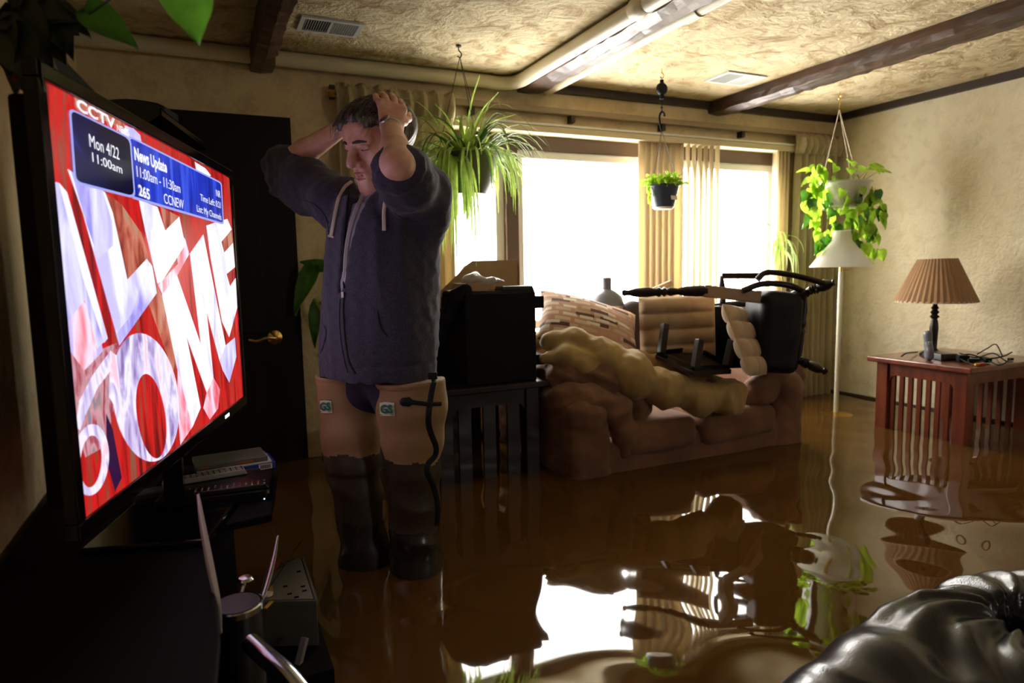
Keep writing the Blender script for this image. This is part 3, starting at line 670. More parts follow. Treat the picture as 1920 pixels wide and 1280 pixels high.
remote('silver grey remote control lying behind the black remote', (-.03, 1.83, SZ+.028), .20, .040, .014, .12, 'silver', ['black', 'black', 'satin'], 5)
vz = SZ+.0005
for i, (mn, hh, lab) in enumerate((('blue', .018, 'blue printed video case with a white barcode label at the bottom of the stack'), ('label', .006, 'thin white case lying between the blue case and the top case'), ('grey', .014, 'dark patterned case with red print on top of the stack'))):
    cc = V3(.045-.006*i, 1.99, vz+hh/2); R = Rz(.10); t = thing('video_case', lab, 'case', cc-V3(0, 0, hh/2), 'cases stacked under the television')
    part('case_shell', MB().box(cc, (.20-.008*i, .115, hh), R), mn, t, bevel=.0015)
    if i == 0:
        part('barcode_label', MB().box(cc+R@V3(.072, -.0580, 0), (.036, .001, .015), R), 'label', t, label='white barcode label')
        bb_ = MB()
        for k in range(9): bb_.box(cc+R@V3(.060+.003*k, -.0588, 0), (.0012 if k % 2 else .0018, .0008, .010), R)
        part('barcode', bb_, 'black', t)
    elif i == 2:
        part('printed_spine', MB().box(cc+R@V3(.03, -.0580, -.001), (.05, .001, .005), R), 'orange', t); part('spine_sticker', MB().box(cc+R@V3(-.07, -.058, 0), (.02, .001, .004), R), 'orange', t)
    vz += hh
t = thing('charger_box', 'small bluish grey box lying under the television left of the remote controls', 'charger', V3(-.155, 1.80, SZ))
part('charger_body', MB().box(V3(-.155, 1.80, SZ+.014), (.07, .05, .026), Rz(.2)), 'greyjug', t, bevel=.003)
# grey computer case lying open on a submerged crate
pc = thing('computer_case', 'open grey metal computer case lying on its side beside the television stand', 'computer', (.16, 1.55, .30))
z1 = .48
top = [onZ(490, 1118, z1), onZ(594, 1086, z1), onZ(566, 1045, z1), onZ(545, 1043, z1)]
T4 = [onZ(486, 1131, z1), onZ(594, 1128, z1), onZ(567, 1045, z1), onZ(500, 1075, z1)]
zlow = z1-.105
part('case_body', MB().prism([p-V3(0, 0, .105) for p in T4], (0, 0, 1), .10), 'grey', pc, bevel=.002)
T5 = [p*1.0 for p in T4]; ctr = sum(T5)/4
part('case_lid', MB().prism([ctr+(p-ctr)*.90 for p in T5], (0, 0, 1), .003), mat('pale_case_metal', (.30, .30, .25), .35, metal=.3), pc)
rim = MB()
for i in range(4): rim.bar(T5[i], T5[(i+1) % 4], .006, .008)
part('case_rim', rim, 'grey', pc)
slots = MB()
for (x, y) in ((560, 1072), (568, 1100), (571, 1108), (543, 1114), (556, 1120), (535, 1100)): slots.box(onZ(x, y, z1+.002), (.010, .007, .004))
part('case_slots', slots, 'black', pc)
part('fan_disc', MB().lathe(onZ(502, 1115, z1+.006), [(.012, 0), (.012, .004), (.003, .006)], 18), 'label', pc, smooth=True)
part('warning_label', MB().bar(onZ(507, 1098, z1+.004), onZ(509, 1108, z1+.004), .008, .002).bar(onZ(497, 1140, z1+.006), onZ(510, 1127, z1+.006), .008, .002), 'yellow', pc, label='yellow warning label')
part('printed_label', MB().bar(onZ(512, 1070, z1+.004), onZ(524, 1048, z1+.004), .012, .002), 'orange', pc, label='orange and white printed label')
part('side_panel', MB().prism([onZ(503, 1102, z1+.02), onZ(570, 1008, z1+.07), onZ(562, 1015, z1-.0), onZ(500, 1110, z1-.0)], (1, .5, 0), .002), 'gloss', pc, label='loose black side panel')
part('leg_bar', MB().bar(onZ(572, 1195, .42), onZ(556, 1258, .36), .014, .010), 'silver', pc)
pcb = part('submerged_crate', MB().bb((.06, 1.38, 0), (.20, 1.72, .374)), 'black', pc)
# ================================================================== MATCHING SIDE TABLES
def side_table(label, x0, x1, y0, y1, zt, m, slat_axis):
    t = thing('side_table', label, 'table', ((x0+x1)/2, (y0+y1)/2, 0), 'matching slatted side tables'); ov = .035
    part('tabletop', MB().bb((x0-ov, y0-ov, zt-.028), (x1+ov, y1+ov, zt)), m, t, bevel=.006)
    lw = .062
    for lx in (x0, x1-lw):
        for ly in (y0, y1-lw): part('leg', MB().bb((lx, ly, 0), (lx+lw, ly+lw, zt-.028)), m, t, bevel=.003)
    za = zt-.028-.065
    def apron(p, q, ax):
        n = 18; P = []
        for side in (0, .02):
            pass
        V_ = []; 
        for i in range(n+1):
            u = i/n; x = p+(q-p)*u; dz = .032*(1-min(1, (1-abs(2*u-1))*6)**.5) ; V_.append((x, za-dz))
        return V_
    # aprons with a shallow arch
    for yy in (y0+.012, y1-.032):
        A_ = apron(x0+lw, x1-lw, 0); part('apron', MB().prism([V3(x, yy, z) for x, z in A_]+[V3(x1-lw, yy, zt-.028), V3(x0+lw, yy, zt-.028)], (0, 1, 0), .02), m, t)
    for xx in (x0+.012, x1-.032):
        A_ = apron(y0+lw, y1-lw, 0); part('apron', MB().prism([V3(xx, y, z) for y, z in A_]+[V3(xx, y1-lw, zt-.028), V3(xx, y0+lw, zt-.028)], (1, 0, 0), .02), m, t)
    if slat_axis == 'y':
        for xx in (x0+.02, x1-.035):
            for i in range(7): yv = y0+lw+(y1-y0-2*lw)*(i+.65)/7.3; part('slat', MB().bb((xx, yv, .10), (xx+.014, yv+.022, za+.005)), m, t)
            part('stretcher', MB().bb((xx-.003, y0+lw, .06), (xx+.017, y1-lw, .10)), m, t)
    else:
        for yy in (y0+.02, y1-.035):
            for i in range(3): xv = x0+lw+(x1-x0-2*lw)*(i+.28)/3; part('slat', MB().bb((xv, yy, .10), (xv+.055, yy+.014, za+.005)), m, t)
            part('stretcher', MB().bb((x0+lw, yy-.003, .06), (x1-lw, yy+.017, .10)), m, t)
    return t
side_table('red mahogany slatted side table standing in the water by the right wall', 3.23, 3.80, 1.895, 2.36, .722, 'rwood', 'y')
side_table('dark wooden slatted side table standing behind the man beside the sofa', .82, 1.275, 2.50, 3.00, .745, 'dwood', 'x')
T1 = .745
# ---- cabinet on the dark table
def pz_at(x, y, Y): return onY(x, y, Y)
cb = thing('speaker_cabinet', 'tall black speaker cabinet standing on the dark side table', 'speaker', (1.06, 2.66, T1))
cx0, cx1, cy0, cy1 = onY(873, 640, 2.50)[0], onY(1006, 640, 2.50)[0], 2.50, 2.86
zt1 = onY(940, 548, 2.50)[2]; 
part('cabinet_shell', MB().bb((cx0, cy0, T1), (cx1, cy1, zt1)), 'black', cb, bevel=.006)
part('top_plate', MB().bb((cx0+.004, cy0+.01, zt1-.004), (cx1, cy1-.02, zt1+.006)), 'gloss', cb, bevel=.003)
part('side_bracket', MB().bb((cx1-.01, cy0+.03, zt1-.075), (cx1+.055, cy1-.05, zt1-.022)), 'black', cb, bevel=.004)
part('side_bracket', MB().bb((cx1-.01, cy0+.03, T1+.06), (cx1+.055, cy1-.05, T1+.105)), 'black', cb, bevel=.004)
part('side_bracket', MB().bb((cx1-.01, cy0+.06, T1+.11), (cx1+.03, cy1-.08, T1+.13)), 'black', cb, bevel=.004)
s2 = thing('small_speaker', 'small black tapered speaker at the back left of the dark side table', 'speaker', (.90, 2.80, T1))
a = onY(845, 700, 2.74)
part('speaker_cabinet', MB().box((a[0]-.005, 2.80, T1+.115), (.135, .13, .23), taper=.86), 'black', s2, bevel=.006)
part('rubber_foot', MB().bb((a[0]+.03, 2.742, T1), (a[0]+.05, 2.76, T1+.004)), 'satin', s2)
pd = thing('padded_case', 'black padded strap case leaning between the man and the speaker cabinet', 'case', (.84, 2.74, T1))
sd = SDF((.60, 2.5, .7), (1.15, 2.95, 1.35), .008)
sd.chain([dep(822, 645, 2.72), dep(838, 600, 2.72), dep(855, 560, 2.70), dep(872, 545, 2.68)], [.028, .034, .036, .030], k=.02)
part('case_shell', sd.mesh(), 'black', pd, smooth=True)
part('strap', MB().tube(smoothpts([dep(845, 590, 2.72), dep(858, 612, 2.72), dep(868, 606, 2.72), dep(874, 590, 2.72)], 6), .004, 6), 'black', pd)
# ---- box and clutter on top of the cabinet
bx = thing('cardboard_box', 'open tan cardboard box behind the clutter on top of the black cabinet', 'box', (1.06, 2.78, zt1+.006))
yb = 2.74; zb = zt1+.006
b0, b1 = onY(880, 540, yb), onY(974, 490, yb); zbt = onY(925, 488, yb)[2]
w = MB(); xb0, xb1 = b0[0], b1[0]; cc = .02
part('box_panel', MB().prism([V3(xb0, yb, zb), V3(xb1-.01, yb, zb), V3(xb1, yb, zb+.03), V3(xb1, yb, zbt-cc), V3(xb1-cc, yb, zbt), V3(xb0+cc, yb, zbt), V3(xb0, yb, zbt-.012)], (0, 1, 0), .004), 'card', bx)
part('box_flap', MB().prism([V3(cx0-.004, yb+.035, zb+.002), V3(xb0, yb, zb+.002), V3(xb0, yb, zbt-.012), V3(xb0-.012, yb+.03, zbt-.025), V3(cx0-.045, yb+.05, zb-.08), V3(cx0-.006, yb+.038, zb-.08)], (.2, 1, 0), .004), 'card', bx)
part('box_side', MB().prism([V3(xb1-.01, yb, zb), V3(xb1-.01, yb+.12, zb), V3(xb1-.01, yb+.12, zb+.02), V3(xb1-.01, yb, zbt-cc)], (1, 0, 0), .004), 'card', bx)
t = thing('small_carton', 'small flat brown carton at the front left of the cabinet top', 'box', (cx0+.04, 2.56, zb))
part('carton_shell', MB().bb((cx0+.005, 2.53, zb), (cx0+.12, 2.66, zb+.034)), 'card', t, bevel=.002)
t = thing('plastic_bag', 'crumpled clear plastic bag lying on the small carton', 'bag', (cx0+.10, 2.58, zb+.034))
sd = SDF((cx0-.02, 2.48, zb+.02), (cx0+.26, 2.72, zb+.12), .005)
sd.ell((cx0+.075, 2.59, zb+.052), (.055, .045, .022)).ell((cx0+.13, 2.59, zb+.045), (.06, .04, .014)).ell((cx0+.18, 2.59, zb+.041), (.04, .03, .008))
sd.warp(lambda X, Y, Z: .006*snoise(X, Y, Z, 16, 3))
part('bag_film', sd.mesh(), 'bag', t, smooth=True)
t = thing('tray', 'flat dark tray at the front right of the cabinet top', 'tray', (cx1-.05, 2.55, zb))
part('tray_body', MB().box((cx1-.075, 2.555, zb+.009), (.15, .09, .018), taper=.9), 'satin', t, bevel=.004)

# ================================================================== SOFA
sx0, sx1, sy0, sy1 = 1.335, 2.665, 2.31, 3.12
so = thing('loveseat', 'brown microsuede loveseat piled with bedding and chairs standing in the water under the windows', 'sofa', ((sx0+sx1)/2, (sy0+sy1)/2, .26))
sd = SDF((sx0-.06, sy0-.06, .24), (sx1+.06, sy1+.05, .62), .011)
sd.rbox(((sx0+sx1)/2, (sy0+sy1)/2+.01, .37), ((sx1-sx0)/2-.02, (sy1-sy0)/2-.01, .105), .03)
sd.warp(lambda X, Y, Z: .0025*snoise(X, Y, Z, 5, 2))
part('sofa_base', sd.mesh(), 'suede', so, smooth=True)
part('base_trim', MB().bb((sx0-.005, sy0-.002, .25), (sx1+.003, sy1, .287)), 'black', so, bevel=.004)
def arm(xa, xb, seed):
    s = SDF((xa-.06, sy0-.07, .30), (xb+.10, sy1+.03, .84), .010); xc = (xa+xb)/2; hw = (xb-xa)/2
    s.rbox((xc, (sy0+sy1)/2, .47), (hw, (sy1-sy0)/2-.005, .18), .05)
    s.cone((xc-.01, sy0+.055, .615), (xc-.01, sy1-.08, .64), hw*.92, k=.03)
    s.warp(lambda X, Y, Z: .004*snoise(X, Y, Z, 4.5, seed)+.0025*snoise(X, Y, Z, 13, seed+1))
    return s
part('sofa_arm', arm(sx0, sx0+.20, 4).mesh(), 'suede', so, smooth=True); part('sofa_arm', arm(sx1-.20, sx1, 8).mesh(), 'suede', so, smooth=True)
# plump pad over the left arm: two stacked rolls
def pad(pts, rs, seed, k=.03, am=.006, fr=9):
    P = np.array(pts); lo = P.min(0)-.16; hi = P.max(0)+.16; s = SDF(lo, hi, .009); s.chain(pts, rs, k)
    s.warp(lambda X, Y, Z: am*snoise(X, Y, Z, fr, seed, st=(1, 1, 1.6))+am*.5*np.abs(snoise(X, Y, Z, fr*2, seed+5))); return s.mesh()
ax_ = sx0+.10
part('arm_pad', pad([(ax_-.06, sy1-.2, .66), (ax_-.05, sy0+.12, .66), (ax_+.0, sy0+.06, .66), (ax_+.13, sy0+.03, .62), (ax_+.17, sy0+.03, .50), (ax_+.175, sy0+.04, .43)], [.075, .078, .075, .065, .055, .04], 3), 'suede', so, smooth=True)
part('arm_pad', pad([(ax_-.05, sy1-.2, .75), (ax_-.04, sy0+.16, .755), (ax_+.10, sy0+.10, .74), (ax_+.22, sy0+.08, .68), (ax_+.27, sy0+.08, .60), (ax_+.27, sy0+.08, .55)], [.07, .07, .075, .07, .06, .045], 9), 'suede', so, smooth=True)
part('arm_pad', pad([(sx1-.09, sy1-.2, .68), (sx1-.09, sy0+.12, .67), (sx1-.15, sy0+.08, .655), (sx1-.27, sy0+.07, .60), (sx1-.34, sy0+.10, .55)], [.08, .085, .085, .07, .05], 15), 'suede', so, smooth=True)
part('arm_pad', pad([(sx1-.06, sy1-.3, .75), (sx1-.05, sy0+.16, .745), (sx1-.02, sy0+.08, .70), (sx1-.01, sy0+.06, .64)], [.06, .065, .055, .04], 19), 'suede', so, smooth=True)
for xa, xb in ((sx0+.23, (sx0+sx1)/2), ((sx0+sx1)/2, sx1-.19)):
    s = SDF((xa-.05, sy0-.07, .36), (xb+.05, sy1-.1, .62), .010)
    s.rbox(((xa+xb)/2, sy0+.30, .475), ((xb-xa)/2-.003, .31, .078), .05); s.warp(lambda X, Y, Z: .005*snoise(X, Y, Z, 4, int(xa*10)))
    part('seat_cushion', s.mesh(), 'suede', so, smooth=True)
s = SDF((sx0+.1, sy1-.32, .4), (sx1-.1, sy1+.08, 1.0), .012)
s.rbox(((sx0+sx1)/2, sy1-.09, .64), ((sx1-sx0)/2-.16, .10, .24), .06); s.warp(lambda X, Y, Z: .006*snoise(X, Y, Z, 4, 5)); part('backrest', s.mesh(), 'suede', so, smooth=True)

# ---- comforter: thick folded roll draped from the left arm across the seat
def px3(lst): return [dep(x, y, D) for x, y, D in lst]
cf = thing('comforter', 'thick olive gold comforter draped across the loveseat from its left arm', 'comforter', (1.9, 2.4, .56))
main = px3([(1030, 640, 2.93), (1085, 640, 2.92), (1130, 668, 2.90), (1185, 705, 2.86), (1245, 730, 2.88), (1310, 742, 2.93), (1362, 742, 3.02)])
back = px3([(1030, 610, 3.1), (1100, 628, 3.1), (1170, 665, 3.08), (1240, 690, 3.08), (1310, 705, 3.1), (1345, 720, 3.15)])
P = np.array(main+back); s = SDF(P.min(0)-.14, P.max(0)+.14, .008)
s.chain(main, [.055, .060, .085, .095, .088, .080, .072], .04); s.chain(back, [.05, .055, .06, .065, .065, .05], .05)
tip = dep(1366, 745, 2.99); s.rbox(tip, (.055, .08, .080), .035, Ry(.15), k=.06)
low = px3([(1015, 672, 2.86), (1060, 668, 2.86), (1105, 690, 2.85)]); s.chain(low, [.035, .045, .05], .03)
s.warp(lambda X, Y, Z: .010*snoise(X, Y, Z, 2.6, 21, st=(1.4, .7, .8)) + .010*np.abs(snoise(X, Y, Z, 4.5, 22, st=(1.9, .6, .5))) + .0045*np.abs(snoise(X, Y, Z, 10, 24, st=(1.8, .5, .6))) + .0015*snoise(X, Y, Z, 18, 23))
part('quilted_body', s.mesh(), 'comf', cf, smooth=True)
# piece bunched at the top left
fold = px3([(1010, 640, 3.05), (1060, 625, 3.0), (1105, 645, 2.98), (1125, 665, 2.95)])
P = np.array(fold); s = SDF(P.min(0)-.1, P.max(0)+.1, .008); s.chain(fold, [.045, .04, .04, .035], .03); s.warp(lambda X, Y, Z: .006*snoise(X, Y, Z, 9, 31))
part('bunched_corner', s.mesh(), 'comf', cf, smooth=True)
# ---- patterned pillow
m, nt, bs = newmat('geometric_pillow_fabric'); N = nt.nodes; L = nt.links; bs.inputs['Roughness'].default_value = .85
tc = N.new('ShaderNodeTexCoord'); mp = N.new('ShaderNodeMapping'); L.new(tc.outputs['UV'], mp.inputs[0])
def brick(c1, c2, mo, sc, mort, off, loc):
    mp_ = N.new('ShaderNodeMapping'); L.new(tc.outputs['UV'], mp_.inputs[0]); mp_.inputs['Location'].default_value = loc
    b_ = N.new('ShaderNodeTexBrick'); L.new(mp_.outputs[0], b_.inputs[0]); b_.inputs['Color1'].default_value = (*c1, 1); b_.inputs['Color2'].default_value = (*c2, 1); b_.inputs['Mortar'].default_value = (*mo, 1)
    b_.inputs['Scale'].default_value = sc; b_.inputs['Mortar Size'].default_value = mort; b_.inputs['Mortar Smooth'].default_value = 0; b_.inputs['Bias'].default_value = 0; b_.offset = off; return b_
b1_ = brick((.50, .28, .19), (.70, .58, .48), (.50, .28, .19), 2.6, .05, .37, (.2, .1, 0))
b2_ = brick((0, 0, 0), (1, 1, 1), (0, 0, 0), 2.1, .06, .61, (.5, .3, 0)); b3_ = brick((0, 0, 0), (1, 1, 1), (0, 0, 0), 3.1, .05, .43, (.7, .9, 0))
gt = N.new('ShaderNodeMath'); gt.operation = 'GREATER_THAN'; gt.inputs[1].default_value = .62; L.new(b2_.outputs['Color'], gt.inputs[0])
g3 = N.new('ShaderNodeMath'); g3.operation = 'GREATER_THAN'; g3.inputs[1].default_value = .72; L.new(b3_.outputs['Color'], g3.inputs[0])
mx = N.new('ShaderNodeMixRGB'); L.new(gt.outputs[0], mx.inputs[0]); L.new(b1_.outputs['Color'], mx.inputs[1]); mx.inputs[2].default_value = (.10, .045, .035, 1)
mx2 = N.new('ShaderNodeMixRGB'); L.new(g3.outputs[0], mx2.inputs[0]); L.new(mx.outputs[0], mx2.inputs[1]); mx2.inputs[2].default_value = (.78, .70, .60, 1)
L.new(mx2.outputs[0], bs.inputs['Base Color'])
def pillow(label, c, ex, ey, nz_, hw, hh, th, m, grp=None, nm='throw_pillow'):
    ex, ey = unit(ex), unit(ey); ez = np.cross(ex, ey); n = 28; vs = []; uvs = []; fs = []
    for side in (1, -1):
        for i in range(n+1):
            for j in range(n+1):
                u, v = 2*i/n-1, 2*j/n-1; pu = math.copysign(abs(u)**.9, u); h = th*(max(0, (1-u*u)*(1-v*v)))**.42
                pinch = 1-.06*(1-abs(u))*abs(v)**3; pin2 = 1-.06*(1-abs(v))*abs(u)**3
                vs.append(np.array(c)+ex*u*hw*pin2+ey*v*hh*pinch+ez*side*h*(1+.05*math.sin(u*5+v*3))); uvs.append((u*.5+.5, v*.5+.5))
    o = (n+1)**2
    for s_ in (0, 1):
        for i in range(n):
            for j in range(n):
                a = s_*o+i*(n+1)+j; q = (a, a+n+1, a+n+2, a+1); fs.append(q if s_ == 0 else q[::-1])
    t = thing(nm, label, 'pillow', np.array(c)-V3(0, 0, hh*.5), grp); ob = part('pillow_cover', (np.array(vs), np.array(fs)), m, t, smooth=True)
    ul = ob.data.uv_layers.new(name='UVMap'); li = np.empty(len(ob.data.loops), np.int32); ob.data.loops.foreach_get('vertex_index', li)
    ul.data.foreach_set('uv', np.array(uvs)[li].ravel()); return t
e1 = unit(dep(1190, 635, 3.0)-dep(1020, 590, 3.0)); e2 = unit(dep(1085, 562, 3.16)-dep(1085, 655, 2.92))
pillow('pillow with brown white and tan rectangles lying on the comforter at the left', dep(1103, 612, 3.05), e1, e2, None, .235, .17, .075, m)

# ================================================================== JUG, CHAIRS, STOOL
jg = thing('jug', 'grey plastic jug with a narrow capped neck standing behind the pillow', 'jug', dep(1140, 640, 3.35))
jc = dep(1138, 600, 3.35); jz = .9
jc[2] += .085
part('jug_body', MB().lathe((jc[0], jc[1], jc[2]-.09), [(.075, -.07), (.088, -.05), (.088, .085), (.075, .125), (.045, .150), (.024, .162), (.022, .185)], 28), 'greyjug', jg, smooth=True)
part('jug_cap', MB().lathe((jc[0], jc[1], jc[2]+.093), [(.023, 0), (.024, .035), (.015, .04)], 20), 'greyjug', jg, smooth=True)
part('jug_label', MB().lathe((jc[0], jc[1], jc[2]-.05), [(.0885, 0), (.0885, .04)], 28, cap=False), 'label', jg, smooth=True)
TURN = [(0, .010), (.03, .016), (.06, .012), (.09, .013), (.16, .021), (.30, .023), (.40, .017), (.44, .024), (.47, .014), (.50, .023), (.53, .014), (.57, .020), (.66, .014), (.74, .022), (.88, .025), (1, .024)]
TS = [(0, .009), (.1, .011), (.25, .017), (.4, .014), (.45, .018), (.5, .012), (.55, .018), (.6, .013), (.8, .015), (1, .008)]
# chair A: lies on its side, seat vertical and facing away, turned leg pointing left, curved arm rail right
ca = thing('dining_chair', 'dark turned wood armchair lying on its side on top of the loveseat', 'chair', dep(1430, 660, 3.0))
pts = [dep(1166, 549, 2.98), dep(1325, 545, 2.96)]
part('leg', MB().turned(pts[0], pts[1], TURN), 'dwood', ca, smooth=True)
part('seat_rail', MB().bar(dep(1318, 545, 2.96), dep(1424, 557, 2.98), .042, .055), mat('sunlit_wood', (.34, .20, .10), .4), ca, bevel=.006)  # rail painted lighter than the other chair wood to stand for sunlight
part('leg', MB().turned(dep(1225, 578, 3.35), dep(1400, 572, 3.35), TURN), 'dwood', ca, smooth=True)
s = SDF(dep(1440, 620, 3.08)-V3(.26, .28, .30), dep(1440, 620, 3.08)+V3(.26, .28, .30), .010)
Rc = np.array([_r0, unit(V3(_f[0], _f[1], 0)), V3(0, 0, 1)]).T
s.rbox(dep(1446, 620, 3.08), (.095, .14, .185), .045, Rc@Ry(.05)); s.warp(lambda X, Y, Z: .003*snoise(X, Y, Z, 6, 3))
part('padded_seat', s.mesh(), mat('dark_vinyl', (.006, .005, .006), .55, spec=.25), ca, smooth=True)
part('seat_edge', MB().tube(smoothpts(px3([(1392, 545, 2.95), (1430, 532, 2.95), (1480, 535, 2.95), (1515, 552, 2.98)]), 6), .014, 10), 'dwood', ca, smooth=True)
part('leg', MB().turned(dep(1566, 529, 2.88), dep(1487, 556, 3.0), TURN), 'dwood', ca, smooth=True)
part('arm_rail', MB().tube(smoothpts(px3([(1420, 524, 2.93), (1436, 511, 2.93), (1470, 513, 2.92), (1510, 521, 2.90), (1545, 531, 2.88)]), 8), [.013]*33, 10), 'dwood', ca, smooth=True)
part('spindle', MB().turned(dep(1510, 550, 2.98), dep(1497, 676, 2.98), TS), 'dwood', ca, smooth=True)
part('stretcher', MB().turned(dep(1549, 697, 2.90), dep(1470, 663, 3.1), TURN), 'dwood', ca, smooth=True)
part('spindle', MB().turned(dep(1545, 530, 2.9), dep(1550, 530, 3.2), TS), 'dwood', ca, smooth=True)
# chair B: back splat rail reaching left above the heap
cb2 = thing('dining_chair', 'dark wood chair lying upside down behind the armchair with its rail showing above the heap', 'chair', dep(1390, 640, 3.5))
part('top_rail', MB().bar(dep(1353, 517, 3.25), dep(1428, 517, 3.22), .020, .03), 'dwood', cb2, bevel=.004)
part('chair_leg', MB().turned(dep(1353, 517, 3.25), dep(1356, 600, 3.35), TS), 'dwood', cb2, smooth=True)
part('chair_seat', MB().bar(dep(1348, 575, 3.2), dep(1348, 690, 3.2), .09, .30), 'black', cb2, bevel=.01)
part('chair_leg', MB().bar(dep(1225, 545, 3.3), dep(1260, 530, 3.3), .03, .03), 'pad', cb2, bevel=.006)
part('stretcher', MB().bar(dep(1333, 577, 3.2), dep(1362, 575, 3.2), .014, .014), 'dwood', cb2)
# dark upholstered back left of the tufted pad
ft = thing('armchair', 'dark upholstered chair tipped back behind the tufted pad', 'chair', dep(1185, 650, 3.25))
s = SDF(dep(1185, 610, 3.3)-V3(.2, .2, .25), dep(1185, 610, 3.3)+V3(.2, .2, .25), .010)
s.rbox(dep(1184, 620, 3.3), (.055, .08, .15), .05, Rc@Ry(.12)); part('chair_back', s.mesh(), mat('dark_brown_cloth', (.035, .024, .02), .9), ft, smooth=True)
def tuft(label, c, ex, ey, hw, hh, th, rows, cols):
    ex, ey = unit(ex), unit(ey); ez = np.cross(ex, ey); n = 44; vs = []; fs = []
    for side in (1, -1):
        for i in range(n+1):
            for j in range(n+1):
                u, v = i/n, j/n; e = (max(0, 1-(2*u-1)**6)*max(0, 1-(2*v-1)**6))**.5
                q = (abs(math.sin(math.pi*u*cols))**.4)*(.5)+(abs(math.sin(math.pi*v*rows))**.5)*.9
                vs.append(np.array(c)+ex*(u-.5)*2*hw+ey*(v-.5)*2*hh+ez*side*th*e*(.35+.5*q))
    o = (n+1)**2
    for s_ in (0, 1):
        for i in range(n):
            for j in range(n):
                a = s_*o+i*(n+1)+j; q = (a, a+n+1, a+n+2, a+1); fs.append(q if s_ == 0 else q[::-1])
    t = thing('seat_pad', label, 'cushion', np.array(c)-V3(0, 0, hh), 'tufted tan seat pads'); part('pad_cover', (np.array(vs), np.array(fs)), 'pad', t, smooth=True); return t
tuft('square tan tufted seat pad standing upright behind the upturned stool', dep(1270, 615, 3.12), _r0+V3(0, 0, .03), V3(.0, .05, 1), .178, .150, .045, 4, 3)
tuft('tan tufted seat pad leaning edge-on against the dark armchair', dep(1397, 637, 2.95), unit(dep(1432, 640, 3.25)-dep(1365, 636, 2.78)), unit(dep(1372, 565, 3.0)-dep(1424, 700, 2.9)), .14, .168, .034, 4, 3)
# upturned footstool
fs_ = thing('footstool', 'small black wooden footstool lying upside down with legs in the air on the comforter', 'stool', dep(1290, 680, 2.98))
slab = px3([(1228, 664, 3.02), (1300, 696, 2.82), (1372, 692, 2.92), (1308, 655, 3.15)])
part('stool_top', MB().prism([p-V3(0, 0, .022) for p in slab], (0, 0, 1), .022), 'dwood', fs_, bevel=.004)
sl2 = [p+V3(0, 0, .018) for p in slab]; ct = sum(sl2)/4
fr = MB()
for i in range(4): fr.bar(ct+(sl2[i]-ct)*.93-V3(0, 0, .009), ct+(sl2[(i+1) % 4]-ct)*.93-V3(0, 0, .009), .012, .02)
part('stool_frame', fr, 'gloss', fs_)
for (x, y, D), (x2, y2, D2) in (((1240, 662, 3.0), (1247, 607, 3.02)), ((1306, 660, 3.1), (1310, 608, 3.12)), ((1303, 690, 2.84), (1312, 636, 2.85)), ((1362, 688, 2.93), (1373, 637, 2.95))):
    part('leg', MB().bar(dep(x, y, D), dep(x2, y2, D2), .030, .030), 'dwood', fs_, bevel=.003)

# ================================================================== FLOOR LAMP
lx, ly = 3.316, 2.671
fl = thing('floor_lamp', 'ivory floor lamp with white cone shade standing in the water near the corner', 'floor lamp', (lx, ly, 0))
part('base', MB().lathe((lx, ly, .30), [(.10, 0), (.10, .032), (.085, .040), (.03, .047), (.014, .05)], 36), 'brass', fl, smooth=True, label='brass disc base at the waterline')
part('support', MB().lathe((lx, ly, 0), [(.09, 0), (.09, .30)], 20), 'brass', fl, smooth=True)
zs0, zs1 = onY(1580, 500, ly)[2], onY(1578, 445, ly)[2]
part('pole', MB().tube([(lx, ly, .35), (lx+.002, ly, zs0-.03)], .0135, 14), 'ivory', fl, smooth=True)
part('brass_neck', MB().tube([(lx, ly, zs0-.04), (lx, ly, zs0+.04)], .010, 12).bar((lx, ly, zs0-.02), (lx+.05, ly-.01, zs0-.02), .006, .006), 'brass', fl, smooth=True)
sc_ = V3(lx, ly, zs0); part('lamp_shade', MB().lathe(sc_, [(.168, 0), (.052, .150), (.046, .205)], 40, cap=False), 'shadew', fl, smooth=True, solid=.003)
part('shade_ring', MB().lathe(sc_+V3(0, 0, .20), [(.046, 0), (.0, .004)], 24), 'ivory', fl, smooth=True)
# ================================================================== TABLE LAMP + PHONE + CABLES
TT = .722; tx, ty = 3.44, 2.17
p = onZ(1749, 672, TT); tx, ty = 3.50, 2.17
k = onX(1750, 672, 3.50); 
tl = thing('table_lamp', 'dark turned table lamp with tan pleated shade on the red side table', 'table lamp', (tx, ty, TT))
def yfor(px_x, X):
    d = ray(px_x, 600); return X/d[0]*d[1]
ty = yfor(1752, tx); tl.location = (tx, ty, TT)
zb0 = onX(1752, 565, tx)[2]; zb1 = onX(1752, 485, tx)[2]
hgt = zb0-TT
part('lamp_base', MB().lathe((tx, ty, TT), [(.062, 0), (.062, .008), (.05, .018), (.024, .028), (.017, .04), (.019, hgt*.30), (.021, hgt*.52), (.017, hgt*.64), (.013, hgt*.68), (.024, hgt*.72), (.013, hgt*.76), (.022, hgt*.80), (.012, hgt*.85), (.019, hgt*.88), (.011, hgt*.92), (.011, hgt*1.05)], 26), 'dwood', tl, smooth=True)
part('lamp_shade', MB().lathe((tx, ty, zb0+.0), [(.188, 0), (.088, zb1-zb0)], 84, cap=False, flute=.032), 'shadet', tl, smooth=False, solid=.002, label='tan pleated lamp shade')
part('shade_trim', MB().lathe((tx, ty, zb0-.003), [(.190, 0), (.190, .009), (.185, .009)], 60, cap=False).lathe((tx, ty, zb1-.006), [(.091, 0), (.091, .008)], 60, cap=False), 'cord', tl, smooth=True)
part('shade_frame', MB().tube([(tx-.088, ty, zb1-.01), (tx, ty, zb1-.02), (tx+.088, ty, zb1-.01)], .003, 6), 'iron', tl)
